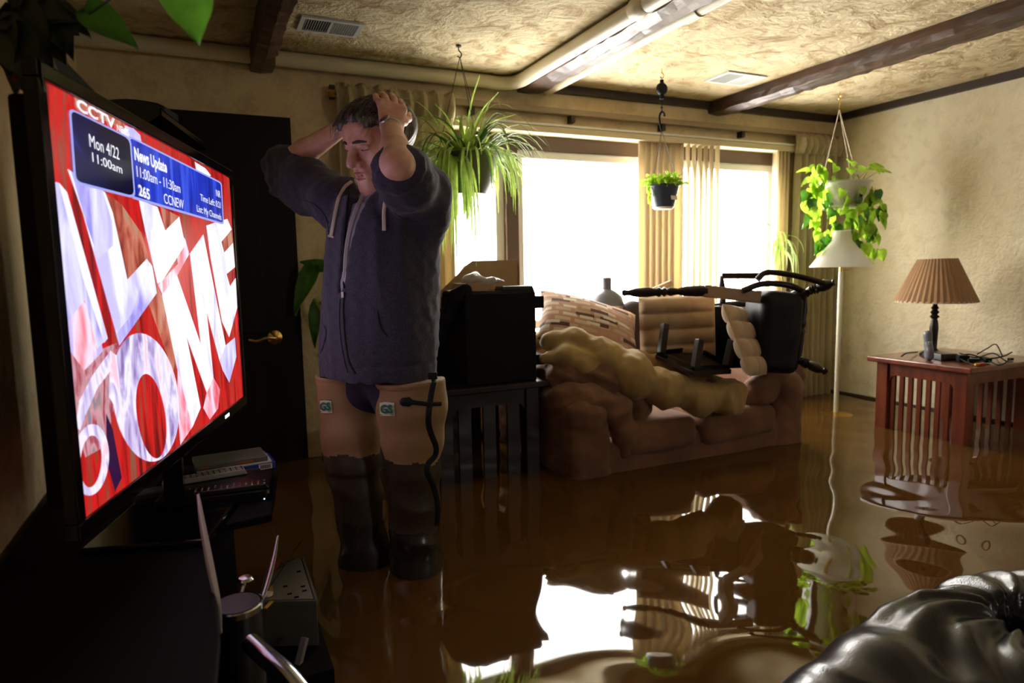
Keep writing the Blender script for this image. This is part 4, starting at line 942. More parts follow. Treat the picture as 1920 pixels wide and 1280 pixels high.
ph = thing('cordless_phone', 'grey cordless handset standing in its black charging base on the red table', 'telephone', (3.36, 2.02, TT))
pb = onZ(1763, 672, TT); 
part('charging_base', MB().box((pb[0], pb[1], TT+.016), (.10, .15, .032), Rz(-.35), taper=.88), 'satin', ph, bevel=.006)
h0 = onZ(1742, 668, TT+.02); h1 = h0+V3(.004, .015, .11)
s = SDF(h0-.08, h1+.08, .004); s.chain([h0, h0+(h1-h0)*.5, h1], [.021, .017, .020], .01).ell(h0+(h1-h0)*.25-_f*.012, (.014, .014, .022))
part('handset', s.mesh(), 'greyjug', ph, smooth=True)
part('handset_keys', MB().box(h0+(h1-h0)*.55-_f*.017, (.02, .004, .03), Rc), 'silver', ph)
tg = thing('cable_tangle', 'tangle of black adapters and cables with yellow and red plugs on the red table', 'cables', (3.55, 2.0, TT))
rnd = random.Random(8)
def on_t(x, y, z=TT+.012): return onZ(x, y, z)
for seq in ([(1785, 672), (1815, 664), (1850, 672), (1880, 668), (1897, 660)], [(1790, 668), (1820, 680), (1850, 676), (1875, 684), (1895, 672)], [(1800, 662), (1830, 670), (1862, 662), (1885, 676)], [(1720, 660), (1700, 662), (1690, 668)]):
    pp = smoothpts([on_t(x, y, TT+.008+.018*abs(math.sin(i*1.7))) for i, (x, y) in enumerate(seq)], 8); part('cable', MB().tube(pp, .0035, 7), 'black', tg, smooth=True)
pp = smoothpts([on_t(1832, 664), on_t(1832, 664)+V3(.05, -.02, .03), on_t(1862, 664)+V3(.02, 0, .05), on_t(1880, 668)], 8); part('cable', MB().tube(pp, .003, 7), 'black', tg, smooth=True)
for (x, y), sz in (((1805, 672), (.05, .035, .035)), ((1848, 674), (.07, .03, .022)), ((1826, 676), (.05, .025, .02))): part('adapter', MB().box(on_t(x, y, TT+.016), sz, Rz(rnd.uniform(-1, 1))), 'black', tg, bevel=.005)
for (x, y), mm in (((1833, 683), 'yellow'), ((1842, 683), 'red'), ((1829, 676), 'orange'), ((1895, 673), 'black')): part('plug', MB().box(on_t(x, y, TT+.008), (.028, .012, .012), Rz(-.3)), mm, tg, bevel=.003)

# ================================================================== BLACK LEATHER COUCH ARM (near right)
lc = thing('leather_couch', 'black glossy leather couch arm bulging into the bottom right corner', 'couch', (1.0, .72, 0))
P0 = [onZ(1420, 1360, .38), onZ(1560, 1262, .46), onZ(1700, 1205, .52), onZ(1850, 1160, .55), onZ(2020, 1120, .56)]
s = SDF((.42, .25, .0), (1.75, 1.0, .72), .0075)
Lc = [V3(.70, .68, .34), V3(.86, .70, .40), V3(1.02, .71, .43), V3(1.20, .72, .445), V3(1.42, .72, .44), V3(1.62, .70, .43)]
s.chain(Lc, [.10, .12, .13, .135, .14, .14], .05)
s.rbox((1.2, .56, .22), (.48, .20, .22), .09, k=.08)
s.chain([V3(.9, .58, .37), V3(1.2, .56, .40), V3(1.6, .55, .41)], [.12, .14, .15], .08)
bt = V3(1.33, .66, .555)
def wr(X, Y, Z):
    r = np.sqrt((X-bt[0])**2+(Y-bt[1])**2+(Z-bt[2])**2); th = np.arctan2(Y-bt[1], X-bt[0])
    g = .008*np.sin(th*13+3*np.sin(r*16))*np.exp(-((r-.14)/.13)**2)
    return g + .002*snoise(X, Y, Z, 6, 61) + .008*np.abs(snoise(X, Y, Z, 5, 62, st=(2.2, .5, .6)))
s.cone(bt+V3(0, 0, .0), bt-V3(0, 0, .10), .03, .02, k=.05, mode='sub')
s.warp(wr)
part('leather_arm', s.mesh(), 'leather', lc, smooth=True)
part('tuft_button', MB().lathe(bt-V3(.0, .0, .075), [(.022, 0), (.018, .008), (0, .012)], 18), 'leather', lc, smooth=True)
# ================================================================== PLANTS
def blade(mb, base, d0, L_, w, droop, n=9, fold=.25, curl=0):
    base = np.array(base, float); d = unit(d0); p = base.copy(); side = unit(np.cross(d, V3(0, 0, 1)) if abs(d[2]) < .97 else V3(1, 0, 0)); P = []
    for i in range(n+1):
        t = i/n; ww = w*(1-t)**.6*min(1, .45+t*4) if t < 1 else .0004; nrm = unit(np.cross(side, d)); P.append([p-side*ww+nrm*ww*fold, p, p+side*ww+nrm*ww*fold])
        d = unit(d + V3(0, 0, -droop/n*(.4+1.6*t)) + side*curl/n); p = p + d*L_/n
    mb.grid(np.array(P))
def heart(mb, c, dirv, up, L_, w=.8):
    d = unit(dirv); nrm = np.array(up, float); nrm = unit(nrm-d*(nrm@d)); s_ = np.cross(d, nrm); prof = [(0, .02), (-.06, .28), (.05, .42), (.25, .48), (.5, .38), (.75, .2), (.92, .07), (1, .0)]
    P = [[np.array(c)+d*L_*t + s_*L_*w*q*k - nrm*L_*(.10*k*k*-1+.22*t*t) for k in (-1, -.5, 0, .5, 1)] for t, q in prof]; mb.grid(np.array(P))
def hook_and_cords(t, top, rim, cordm, hook='brass', r=.0018):
    top = np.array(top, float)
    part('ceiling_hook', MB().tube(smoothpts([top, top+V3(0, 0, -.02), top+V3(.012, 0, -.034), top+V3(.006, 0, -.05), top+V3(-.008, 0, -.046)], 5), .003, 8).lathe(top-V3(0, 0, .006), [(.012, 0), (.012, .006)], 12), hook, t, smooth=True)
    for q in rim: part('hanging_cord', MB().tube([top+V3(.004, 0, -.048), q], r, 6), cordm, t)
# spider plant
hc = onZ(860, 85, CEIL); bc = onY(868, 330, hc[1]); bc[0] += .0
t = thing('hanging_planter', 'large spider plant in a dark basket hanging from the ceiling beside the man', 'hanging plant', hc, 'hanging planters')
rt = onY(868, 292, hc[1])[2]; rb = onY(868, 365, hc[1])[2]; bx0 = hc[0]+.0
cx = onY(877, 330, hc[1])[0]
rim = [V3(cx+.135*math.cos(a), hc[1]+.135*math.sin(a), rt) for a in (2.6, 4.7, .5)]
hook_and_cords(t, hc, rim, 'iron', 'iron', .0015)
part('basket', MB().lathe((cx, hc[1], rb), [(.085, 0), (.11, .05), (.135, rt-rb-.01), (.142, rt-rb), (.130, rt-rb), (.12, rt-rb-.03)], 30), 'potg', t, smooth=True)
part('soil', MB().lathe((cx, hc[1], rt-.03), [(.125, 0), (.12, .008)], 24), mat('potting_soil', (.03, .02, .012), .95), t)
rnd = random.Random(2); mb = MB(); mb2 = MB()
for i in range(130):
    a = rnd.uniform(0, 6.283); el = rnd.uniform(.25, 1.3); d = V3(math.cos(a)*math.cos(el), math.sin(a)*math.cos(el), math.sin(el)); r0 = rnd.uniform(0, .08)
    (mb if i % 3 else mb2).v; blade(mb if i % 3 else mb2, (cx+r0*math.cos(a), hc[1]+r0*math.sin(a), rt-.02), d, rnd.uniform(.24, .46), rnd.uniform(.006, .0095), rnd.uniform(1.6, 3.4), curl=rnd.uniform(-.5, .5), n=11)
for i in range(85):   # hanging skirt over the rim
    a = rnd.uniform(0, 6.283); blade(mb, (cx+.13*math.cos(a), hc[1]+.13*math.sin(a), rt), (math.cos(a), math.sin(a), .5), rnd.uniform(.18, .42), rnd.uniform(.005, .008), rnd.uniform(4.5, 6.5), n=11)
for i in range(26):   # long trailing runners on the left
    blade(mb, (cx-.09+rnd.uniform(-.04, .03), hc[1]-.08+rnd.uniform(-.02, .04), rt-.02), (rnd.uniform(-.5, .1), -.5, .1), rnd.uniform(.35, .62), .008, 7, n=12)
for px_, py_, ln in (((815, 195), .3, 0),): pass
for (tx_, ty_) in ((900, 140), (935, 173), (815, 195), (985, 247), (966, 215), (975, 275)):
    q = onY(tx_, ty_, hc[1]-.02); b0 = V3(cx-.03, hc[1]-.02, rt-.02); mid = (b0+q)/2+V3(0, 0, .05); PP = smoothpts([b0, mid, q], 7); P = []
    for i, p in enumerate(PP):
        w_ = .008*(1-i/len(PP))**.7+.0006; P.append([p-_r0*w_*.7+V3(0, 0, w_*.5), p, p+_r0*w_*.7+V3(0, 0, w_*.5)])
    mb.grid(np.array(P))
part('foliage', mb, 'leafs', t, smooth=True); part('foliage', mb2, 'leafd', t, smooth=True)
# small planter with pulley
hc = onZ(1241, 128, CEIL); Y_ = hc[1]
t = thing('hanging_planter', 'small navy pot with bright fern hanging on a black pulley in front of the window', 'hanging plant', hc, 'hanging planters')
def Z_(y, x=1243): return onY(x, y, Y_)[2]
X_ = hc[0]; px0 = onY(1244, 360, Y_)[0]
part('ceiling_hook', MB().tube(smoothpts([hc, hc-V3(0, 0, .02), hc+V3(.012, 0, -.032), hc+V3(.0, 0, -.048), hc+V3(-.01, 0, -.04)], 5), .0028, 8), 'brass', t, smooth=True)
part('pulley_body', MB().lathe((X_, Y_+.012, Z_(167)), [(.026, 0), (.03, .006), (.03, .018), (.026, .024)], 22, (0, -1, 0)).tube([(X_, Y_, Z_(150)), (X_, Y_, Z_(158))], .010, 10).tube([(X_, Y_, Z_(175)), (X_, Y_, Z_(186))], .012, 10), 'black', t, smooth=True)
part('pulley_cord', MB().tube([(X_, Y_, Z_(186)), (X_, Y_, Z_(213))], .002, 6).lathe((X_, Y_, Z_(202)), [(.003, -.006), (.007, 0), (.003, .006)], 12), 'black', t)
part('swivel_hook', MB().tube(smoothpts([(X_+.018, Y_, Z_(218)), (X_+.014, Y_, Z_(212)), (X_, Y_, Z_(210)), (X_-.012, Y_, Z_(218)), (X_-.010, Y_, Z_(230)), (X_, Y_, Z_(244))], 6), .005, 10), 'black', t, smooth=True)
zt_, zb_ = Z_(347), Z_(390)
for a in (3.3, 5.9, 1.3): part('hanging_cord', MB().tube([(X_, Y_, Z_(244)), (px0+.078*math.cos(a), Y_+.078*math.sin(a), zt_)], .0013, 6), 'iron', t)
part('pot', MB().lathe((px0, Y_, zb_), [(.05, 0), (.054, .006), (.078, zt_-zb_-.01), (.083, zt_-zb_-.008), (.083, zt_-zb_), (.074, zt_-zb_), (.07, zt_-zb_-.02)], 30), 'potb', t, smooth=True)
part('pot_saucer', MB().lathe((px0, Y_, zb_-.006), [(.045, 0), (.056, .010)], 26), 'potw', t, smooth=True)
part('price_label', MB().box((px0+.012, Y_-.0685, zb_+.045), (.040, .002, .020), Rx(-.2)@Rz(.1)), 'label', t)
mb = MB(); rnd = random.Random(5)
for i in range(85):
    a = rnd.uniform(0, 6.283); el = rnd.uniform(.1, 1.3); r0 = rnd.uniform(.02, .06); c = V3(px0+r0*math.cos(a), Y_+r0*math.sin(a), zt_-.005)
    d = V3(math.cos(a)*math.cos(el), math.sin(a)*math.cos(el), math.sin(el)); L_ = rnd.uniform(.03, .075)
    for k in range(3): heart(mb, c+d*L_*(k+1)/3-V3(0, 0, .01*k*k*.4), unit(d+V3(rnd.uniform(-1, 1), rnd.uniform(-1, 1), rnd.uniform(-.5, .5))), (rnd.uniform(-1, 1), rnd.uniform(-1, 1), 1), rnd.uniform(.018, .032), .9)
for i in range(12):
    heart(mb, V3(px0-.085, Y_-.0, zt_-.005-.007*i), (rnd.uniform(-1, .5), rnd.uniform(-1, 1), -.7), (0, -1, .4), .024, .9)
part('foliage', mb, 'leafy', t, smooth=True)
# pothos
hc = onZ(1575, 172, CEIL); Y_ = hc[1]
t = thing('hanging_planter', 'trailing heart leaved plant in a white pot hanging above the floor lamp', 'hanging plant', hc, 'hanging planters')
pc_ = onY(1580, 365, Y_); zt_, zb_ = onY(1580, 342, Y_)[2], onY(1580, 388, Y_)[2]
rim = [V3(pc_[0]+.15*math.cos(a), Y_+.15*math.sin(a), zt_) for a in (3.0, 4.1, .1, 1.6)]
part('chain_links', MB().tube([hc, hc-V3(0, 0, .02)], .003, 6).tube([hc-V3(0, 0, .02)+V3(.010*math.cos(a_), 0, -.012+.012*math.sin(a_)) for a_ in np.linspace(0, 6.28, 14)], .002, 6).tube([hc-V3(0, 0, .044), hc-V3(0, 0, .10)], .003, 6), 'brass', t, smooth=True)
for q in rim: part('hanging_cord', MB().tube([hc-V3(0, 0, .10), q], .0028, 6), 'cord', t)
part('pot', MB().lathe((pc_[0], Y_, zb_), [(.085, 0), (.09, .004), (.115, .04), (.148, zt_-zb_-.012), (.156, zt_-zb_-.010), (.156, zt_-zb_), (.146, zt_-zb_), (.14, zt_-zb_-.03)], 34), 'potw', t, smooth=True)
part('pot_saucer', MB().lathe((pc_[0], Y_, zb_-.010), [(.09, 0), (.125, .008), (.128, .014), (.09, .012)], 34), 'potw', t, smooth=True)
part('keyhole_slot', MB().lathe((pc_[0]-.0, Y_-.118, zb_+.055), [(.010, 0), (.010, .006)], 14, (0, -1, .3)), 'black', t)
mb = MB(); sm = MB(); md = MB(); rnd = random.Random(7)
for i in range(24):
    a = rnd.uniform(0, 6.283); el = rnd.uniform(.3, 1.2); r0 = .1; c = V3(pc_[0]+r0*math.cos(a), Y_+r0*math.sin(a), zt_); d = V3(math.cos(a)*math.cos(el), math.sin(a)*math.cos(el), math.sin(el))
    e_ = c+d*rnd.uniform(.05, .12); sm.tube([c, e_], .0015, 5); heart(mb, e_, unit(V3(math.cos(a), math.sin(a), rnd.uniform(-.8, .4))), (rnd.uniform(-.4, .4), -.7, .8), rnd.uniform(.05, .085), .95)
vines = [[(1540, 345), (1520, 370), (1510, 410)], [(1545, 360), (1528, 400), (1530, 440), (1538, 465)], [(1560, 350), (1552, 400), (1548, 450), (1540, 468)], [(1575, 350), (1590, 400), (1585, 420)],
         [(1610, 345), (1612, 400), (1605, 440), (1620, 465), (1648, 470)], [(1630, 350), (1632, 385), (1645, 395)], [(1625, 350), (1618, 400), (1628, 430), (1640, 445)], [(1530, 340), (1515, 350), (1505, 385)], [(1590, 350), (1600, 410), (1618, 430)],
         [(1640, 352), (1650, 390), (1640, 410)], [(1535, 350), (1535, 320), (1530, 312)], [(1550, 350), (1560, 410), (1562, 440)]]
for vi, vn in enumerate(vines):
    dy = rnd.uniform(-.12, .02); pp = smoothpts([onY(x, y, Y_+dy) for x, y in vn], 8); sm.tube(pp, .0016, 5)
    for i in range(1, len(pp), 2):
        a = rnd.uniform(0, 6.28); L_ = rnd.uniform(.05, .085); heart(mb if rnd.random() < .72 else md, pp[i]+V3(rnd.uniform(-.01, .01), rnd.uniform(-.03, .01), 0), unit(V3(math.cos(a)*.7, -.2, -.9+.5*math.sin(a))), (rnd.uniform(-.5, .5), -1, rnd.uniform(-.1, .9)), L_, .95)
part('vine_stems', sm, 'stem', t, smooth=True); part('foliage', mb, 'leafy', t, smooth=True); part('foliage', md, 'leafd', t, smooth=True)
# spider plant on the window ledge at the right
c = onY(1462, 500, YB-.20); base = V3(c[0], YB-.22, .86)
t = thing('potted_plant', 'thin spider plant rising behind the chairs in front of the right curtain', 'plant', base)
part('pot', MB().lathe(base, [(.05, 0), (.07, .11), (.066, .11), (.06, .09)], 24), 'potg', t, smooth=True)
part('pot_stand', MB().lathe((base[0], base[1], 0), [(.08, 0), (.08, .02), (.015, .03), (.015, .84), (.07, .86)], 20), 'iron', t, smooth=True)
mb = MB(); rnd = random.Random(12); top_ = onY(1458, 445, YB-.22)
sp_ = smoothpts([base+V3(0, 0, .08), (base+V3(0, 0, .08)+top_)/2+V3(.02, 0, 0), top_, onY(1447, 425, YB-.22), onY(1428, 415, YB-.22)], 6); part('flower_stalk', MB().tube(sp_, .003, 6), 'stem', t, smooth=True)
for i in range(46):
    a = rnd.uniform(0, 6.283); up = rnd.uniform(-.2, .9); p = np.array(top_)+V3(rnd.uniform(-.02, .04), rnd.uniform(-.02, .02), rnd.uniform(-.10, .02))
    blade(mb, p, (math.cos(a), math.sin(a)*.6, up), rnd.uniform(.12, .30), .006, rnd.uniform(3, 7), n=9)
part('foliage', mb, 'leafs', t, smooth=True)
# dark plant on the near left with two lit leaves
c = dep(40, -60, 1.0)
t = thing('hanging_planter', 'shadowed trailing plant at the upper left with two lit green leaves', 'hanging plant', (c[0], c[1], CEIL), 'hanging planters')
part('pot', MB().lathe((c[0]-.02, c[1], 1.72), [(.07, 0), (.10, .12), (.105, .12), (.095, .10)], 24), 'black', t, smooth=True)
part('hanging_cord', MB().tube([(c[0]-.02, c[1], CEIL), (c[0]-.02, c[1], 1.83)], .002, 6), 'iron', t)
mb = MB(); rnd = random.Random(3)
for (x, y, D, dx, dy, L_) in ((40, 20, .98, 30, 60, .09), (60, 40, 1.0, 10, 70, .08), (20, 60, .95, 30, 60, .09), (80, 55, 1.0, 20, 30, .06), (45, 90, .98, -15, 50, .07), (60, 100, 1.0, 0, 40, .05), (20, 10, 1.0, 60, 10, .1), (90, 20, 1.02, 40, 20, .07), (30, 120, 1.0, 6, 40, .04), (10, 40, .95, 0, 50, .08), (70, 10, 1, 30, 40, .09)):
    p = dep(x, y, D); q = dep(x+dx, y+dy, D); heart(mb, p, q-p, -_f+V3(rnd.uniform(-.5, .5), 0, .4), L_, .8)
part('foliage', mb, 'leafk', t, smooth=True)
stm = MB().tube(smoothpts([dep(60, 30, 1.0), dep(100, 38, .98), dep(150, 34, .95), dep(195, 8, .9)], 5), .0016, 6); stm.tube(smoothpts([dep(45, 95, 1.0), dep(24, 110, 1.0), dep(20, 135, 1.0)], 5), .0012, 5)
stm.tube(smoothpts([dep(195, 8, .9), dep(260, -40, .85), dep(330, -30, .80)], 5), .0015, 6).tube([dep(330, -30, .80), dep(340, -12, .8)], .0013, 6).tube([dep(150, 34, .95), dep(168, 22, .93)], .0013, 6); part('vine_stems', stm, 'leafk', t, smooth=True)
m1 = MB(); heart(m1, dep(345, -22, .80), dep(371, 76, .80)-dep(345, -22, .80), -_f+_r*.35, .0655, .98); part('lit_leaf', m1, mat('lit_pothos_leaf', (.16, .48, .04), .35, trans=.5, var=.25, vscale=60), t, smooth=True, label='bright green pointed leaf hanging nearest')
m1 = MB(); heart(m1, dep(160, 20, .93), dep(236, 68, .95)-dep(160, 20, .93), -_f+V3(0, 0, .5), .075, .75); part('lit_leaf', m1, 'leafd', t, smooth=True, label='dim green leaf')
# broad leaf plant behind the man
b = V3(.62, 2.98, 0); t = thing('potted_plant', 'dark broad leaf plant peeking out between the door and the man', 'plant', b)
part('pot', MB().lathe(b, [(.11, 0), (.14, .5), (.13, .5), (.12, .46)], 24), 'potg', t, smooth=True)
part('plant_stem', MB().tube(smoothpts([b+V3(0, 0, .46), b+V3(-.02, -.02, .8), dep(590, 560, 3.0)], 8), .012, 8), 'stem', t, smooth=True)
mb = MB(); heart(mb, dep(592, 500, 3.0), dep(552, 575, 2.98)-dep(592, 500, 3.0), -_f+V3(0, 0, .6), .24, .42); heart(mb, dep(608, 505, 3.0), dep(572, 490, 3.0)-dep(608, 505, 3.0), -_f+V3(0, 0, .9), .12, .7); heart(mb, dep(596, 570, 3.0), dep(588, 640, 3.0)-dep(596, 570, 3.0), -_f, .2, .35)
part('foliage', mb, 'leafd', t, smooth=True)
# ================================================================== THE MAN
toC = unit(V3(-_f[0], -_f[1], 0)); rh = unit(_r0)
B0 = math.radians(38); Fw = unit(toC*math.cos(B0)-rh*math.sin(B0)); Lf = unit(rh*math.cos(B0)+toC*math.sin(B0)); UP = V3(0, 0, 1)
man = thing('person', 'man in charcoal zip hoodie and tan hip waders standing in the water clutching his head', 'person', (*dep(712, 700, 2.0)[:2], 0))
skinm, nt, bs = newmat('ruddy_skin'); N = nt.nodes; L = nt.links
bs.inputs['Roughness'].default_value = .45; bs.inputs['Subsurface Weight'].default_value = .12; bs.inputs['Subsurface Radius'].default_value = (.012, .005, .003)
tc = N.new('ShaderNodeTexCoord'); n1 = N.new('ShaderNodeTexNoise'); n1.inputs['Scale'].default_value = 28; n1.inputs['Detail'].default_value = 5; L.new(tc.outputs['Object'], n1.inputs['Vector'])
r = N.new('ShaderNodeValToRGB'); L.new(n1.outputs['Fac'], r.inputs[0]); r.color_ramp.elements[0].position = .35; r.color_ramp.elements[0].color = (.70, .36, .26, 1); r.color_ramp.elements[1].position = .65; r.color_ramp.elements[1].color = (.84, .52, .40, 1)
L.new(r.outputs[0], bs.inputs['Base Color'])
n2 = N.new('ShaderNodeTexNoise'); n2.inputs['Scale'].default_value = 160; L.new(tc.outputs['Object'], n2.inputs['Vector']); bp = N.new('ShaderNodeBump'); bp.inputs['Strength'].default_value = .15; bp.inputs['Distance'].default_value = .003
L.new(n2.outputs['Fac'], bp.inputs['Height']); L.new(bp.outputs[0], bs.inputs['Normal'])
# head frame
HC = dep(714, 265, 1.97); ay = math.radians(41); ap = math.radians(20); ar = math.radians(5)
hF0 = unit(toC*math.cos(ay)-rh*math.sin(ay)); hL0 = unit(rh*math.cos(ay)+toC*math.sin(ay))
hF = unit(hF0*math.cos(ap)-UP*math.sin(ap)); hU = unit(UP*math.cos(ap)+hF0*math.sin(ap)); hL = hL0
hL, hU = hL*math.cos(ar)-hU*math.sin(ar), hU*math.cos(ar)+hL*math.sin(ar)
HR = np.array([hL, hF, hU]).T; HS = 1.11
def H(x, y, z): return HC + HR@(np.array([x, y, z])*HS)
# joints
Rsh, Rel, Rwr = dep(630, 382, 2.10), dep(530, 312, 2.26), dep(640, 240, 2.12)
Lsh, Lel, Lwr = dep(784, 368, 1.90), dep(744, 306, 1.66), dep(734, 240, 1.84)
TOPA, HEM = dep(716, 385, 2.0), dep(708, 706, 2.0)
hipL, kneeL, ankL = dep(768, 725, 1.93), dep(776, 880, 1.95), dep(782, 1150, 1.99); ankL[2] = .09
hipR, kneeR, ankR = dep(652, 725, 2.05), dep(664, 870, 2.02), dep(700, 1120, 2.0); ankR[2] = .09
body = SDF((.08, 1.25, 0), (1.0, 2.75, 1.86), .0036)
def hand(s, wr, kn, acr, tips, th, pal=.0135, fr=.0088):
    # wr wrist, kn knuckle centre, acr across vector (index to little) ; tips: 4 lists of points beyond the knuckle
    wr = np.array(wr); kn = np.array(kn)
    for i in range(4):
        k = kn + acr*(i-1.5)*.0205
        s.cone(wr+acr*(i-1.5)*.011, k, .0165, .0118, k=.012)
        r_ = [.0105, .0098, .0092, .0082][:len(tips[i])+1] if i != 3 else [.0092, .0085, .008, .0072][:len(tips[i])+1]
        s.chain([k]+list(tips[i]), r_, k=.004)
    s.chain(th, [.014, .0115, .0105, .009][:len(th)], k=.009)
s = body
# skull and face
E_ = lambda c, r_, k=.015, mode='add', R=None: s.ell(H(*c), np.array(r_)*HS, HR if R is None else HR@R, k, mode)
C_ = lambda a, b, r1, r2=None, k=.01, mode='add': s.cone(H(*a), H(*b), r1*HS, (r1 if r2 is None else r2)*HS, k, mode)
E_((0, -.012, .028), (.076, .096, .078)); E_((0, .026, -.022), (.067, .062, .082), .03); E_((0, .034, -.080), (.058, .050, .036), .03); E_((0, .070, .040), (.052, .026, .030), .02)
for q in (-1, 1):
    E_((q*.044, .034, -.070), (.024, .036, .034), .02); E_((q*.040, .062, -.026), (.021, .022, .020), .018)
    C_((q*.010, .090, .019), (q*.046, .076, .018), .0110, .0095, .012)
    E_((q*.031, .094, .000), (.0165, .013, .0105), .008, 'sub')
    E_((q*.031, .0745, -.001), (.0145, .0135, .0135), .004)
    C_((q*.017, .0885, .0045), (q*.031, .0905, .0085), .0042, k=.004); C_((q*.031, .0905, .0085), (q*.045, .083, .003), .0042, k=.004)
    C_((q*.018, .086, -.010), (q*.032, .0865, -.0135), .004, k=.005); C_((q*.032, .0865, -.0135), (q*.046, .079, -.010), .004, k=.005)
    C_((q*.019, .088, -.0035), (q*.044, .0835, -.0035), .0016, k=.003, mode='sub')
    E_((q*.0155, .098, -.038), (.0105, .012, .0095), .007)
    C_((q*.008, .103, -.0435), (q*.008, .106, -.040), .0035, k=.003, mode='sub')
    C_((q*.022, .098, -.036), (q*.033, .082, -.066), .0028, k=.006, mode='sub')
    C_((q*.030, .080, -.078), (q*.033, .070, -.090), .0018, k=.006, mode='sub')
    E_((q*.077, -.008, -.012), (.007, .018, .031), .006); E_((q*.082, -.004, -.008), (.005, .010, .018), .004, 'sub')
C_((0, .089, .016), (0, .110, -.022), .0095, .0125, .010); E_((0, .115, -.032), (.0135, .0130, .0120), .008)
E_((0, .086, -.062), (.027, .016, .022), .014)
C_((-.020, .094, -.0595), (0, .1015, -.0575), .0048, .0055, .004); C_((0, .1015, -.0575), (.020, .094, -.0595), .0055, .0048, .004)
C_((-.017, .091, -.0765), (.017, .091, -.0765), .0058, .0058, .005); C_((0, .096, -.0765), (0, .097, -.0765), .0062, k=.005)
E_((0, .098, -.0675), (.0165, .016, .0045), .003, 'sub')
E_((0, .060, -.092), (.040, .036, .028), .02); E_((0, .080, -.108), (.026, .022, .021), .022); C_((-.02, .088, -.087), (.02, .088, -.087), .0028, k=.007, mode='sub')
E_((0, .045, -.118), (.042, .040, .022), .02)
s.cone(H(0, -.028, -.060), dep(722, 376, 2.03), .064, .072, k=.02)
# trunk under the clothes, limbs
s.cone(dep(715, 430, 2.0)+Lf*.08-Fw*.02, dep(715, 430, 2.0)-Lf*.08-Fw*.02, .085, .085); s.cone(dep(714, 430, 2.0)-Fw*.02, HEM+UP*.13-Fw*.02, .095, .09, k=.04)
s.chain([Rsh, Rel], [.058, .046], k=.03); s.cone(Rel, Rel+(Rwr-Rel)*.4, .042, .041, k=.01).cone(Rel+(Rwr-Rel)*.4, Rwr, .041, .027, k=.01)
s.chain([Lsh, Lel], [.058, .044], k=.03); s.cone(Lel, Lel+(Lwr-Lel)*.35, .035, .0375, k=.012).cone(Lel+(Lwr-Lel)*.35, Lwr, .0375, .028, k=.012)
for a, b_, c_ in ((hipL, kneeL, ankL), (hipR, kneeR, ankR)):
    s.chain([a-UP*.06, b_, c_], [.060, .052, .040], k=.03); s.cone(c_-UP*.03+Fw*.0, c_-UP*.03+Fw*.15, .035, .028)
s.cone(hipL-UP*.04, HEM+UP*.05, .050, .060, k=.03); s.cone(hipR-UP*.04, HEM+UP*.05, .050, .060, k=.03)
# left hand lying over the left side of the crown, fingers bent over the top
kn = dep(735, 200, 1.865)
acr = unit(dep(757, 208, 1.875)-dep(711, 194, 1.862))
top_ = [[dep(706, 186, 1.885), dep(704, 181, 1.91), dep(702, 183, 1.935)], [dep(722, 182, 1.885), dep(718, 178, 1.915), dep(714, 180, 1.945)], [dep(739, 186, 1.89), dep(735, 180, 1.92), dep(731, 181, 1.95)], [dep(754, 197, 1.895), dep(750, 190, 1.925), dep(746, 190, 1.948)]]
hand(s, Lwr, kn, acr, top_, [Lwr+rh*.012+UP*.01, dep(757, 228, 1.87), dep(765, 222, 1.91), dep(766, 212, 1.945)])
for i in range(4): s.ell(kn+acr*(i-1.5)*.0205+toC*.004, (.012, .012, .012), k=.008)
# right hand gripping the far side of the head
kn2 = dep(663, 216, 2.075); acr2 = unit(dep(672, 204, 2.05)-dep(652, 228, 2.09))
tp2 = [[kn2+acr2*(i-1.5)*.0205+rh*.026+UP*.012+toC*.004, kn2+acr2*(i-1.5)*.0205+rh*.045+UP*.012+toC*.006, kn2+acr2*(i-1.5)*.0205+rh*.060+UP*.006+toC*.004] for i in range(4)]
hand(s, Rwr, kn2, acr2, tp2, [Rwr+toC*.01, dep(655, 248, 2.07), dep(664, 250, 2.04), dep(671, 246, 2.03)])
bodyV = s.mesh(); del s.a
part('body', bodyV, skinm, man, smooth=True)
HB = bvh_of(bodyV)
def hit(tree, o, d):
    r_ = tree.ray_cast(Vector(tuple(map(float, o))), Vector(tuple(map(float, unit(d))))); return (np.array(r_[0]), np.array(r_[1])) if r_[0] is not None else (None, None)
def onbody(tree, x, y, off=.002, Dm=1.3):
    p, n = hit(tree, dep(x, y, Dm), ray(x, y)); return None if p is None else p + n*off
def surf_tube(name, tree, pxs, r_, m, off=.002, n=8, sub=6, parent=man, flat=None, taper=False, **kw):
    P = smoothpts([np.array([x, y, 0.]) for x, y in pxs], sub); pts = [onbody(tree, p[0], p[1], off) for p in P]; pts = [p for p in pts if p is not None]
    if len(pts) < 2: return None
    if flat:
        G = []
        for i, p in enumerate(pts):
            d = unit(pts[min(i+1, len(pts)-1)]-pts[max(i-1, 0)]); sd_ = unit(np.cross(d, -_f)); G.append([p-sd_*flat, p-sd_*flat*.6-_f*r_, p+sd_*flat*.6-_f*r_, p+sd_*flat, p+_f*r_]); 
        A = np.array(G); A = np.concatenate([A, A[:, :1]], 1); return part(name, MB().grid(A), m, parent, smooth=True, **kw)
    rr = [r_*(1-.75*abs(2*i/(len(pts)-1)-1)**2) if taper else r_ for i in range(len(pts))]
    return part(name, MB().tube(pts, rr, n), m, parent, smooth=True, **kw)
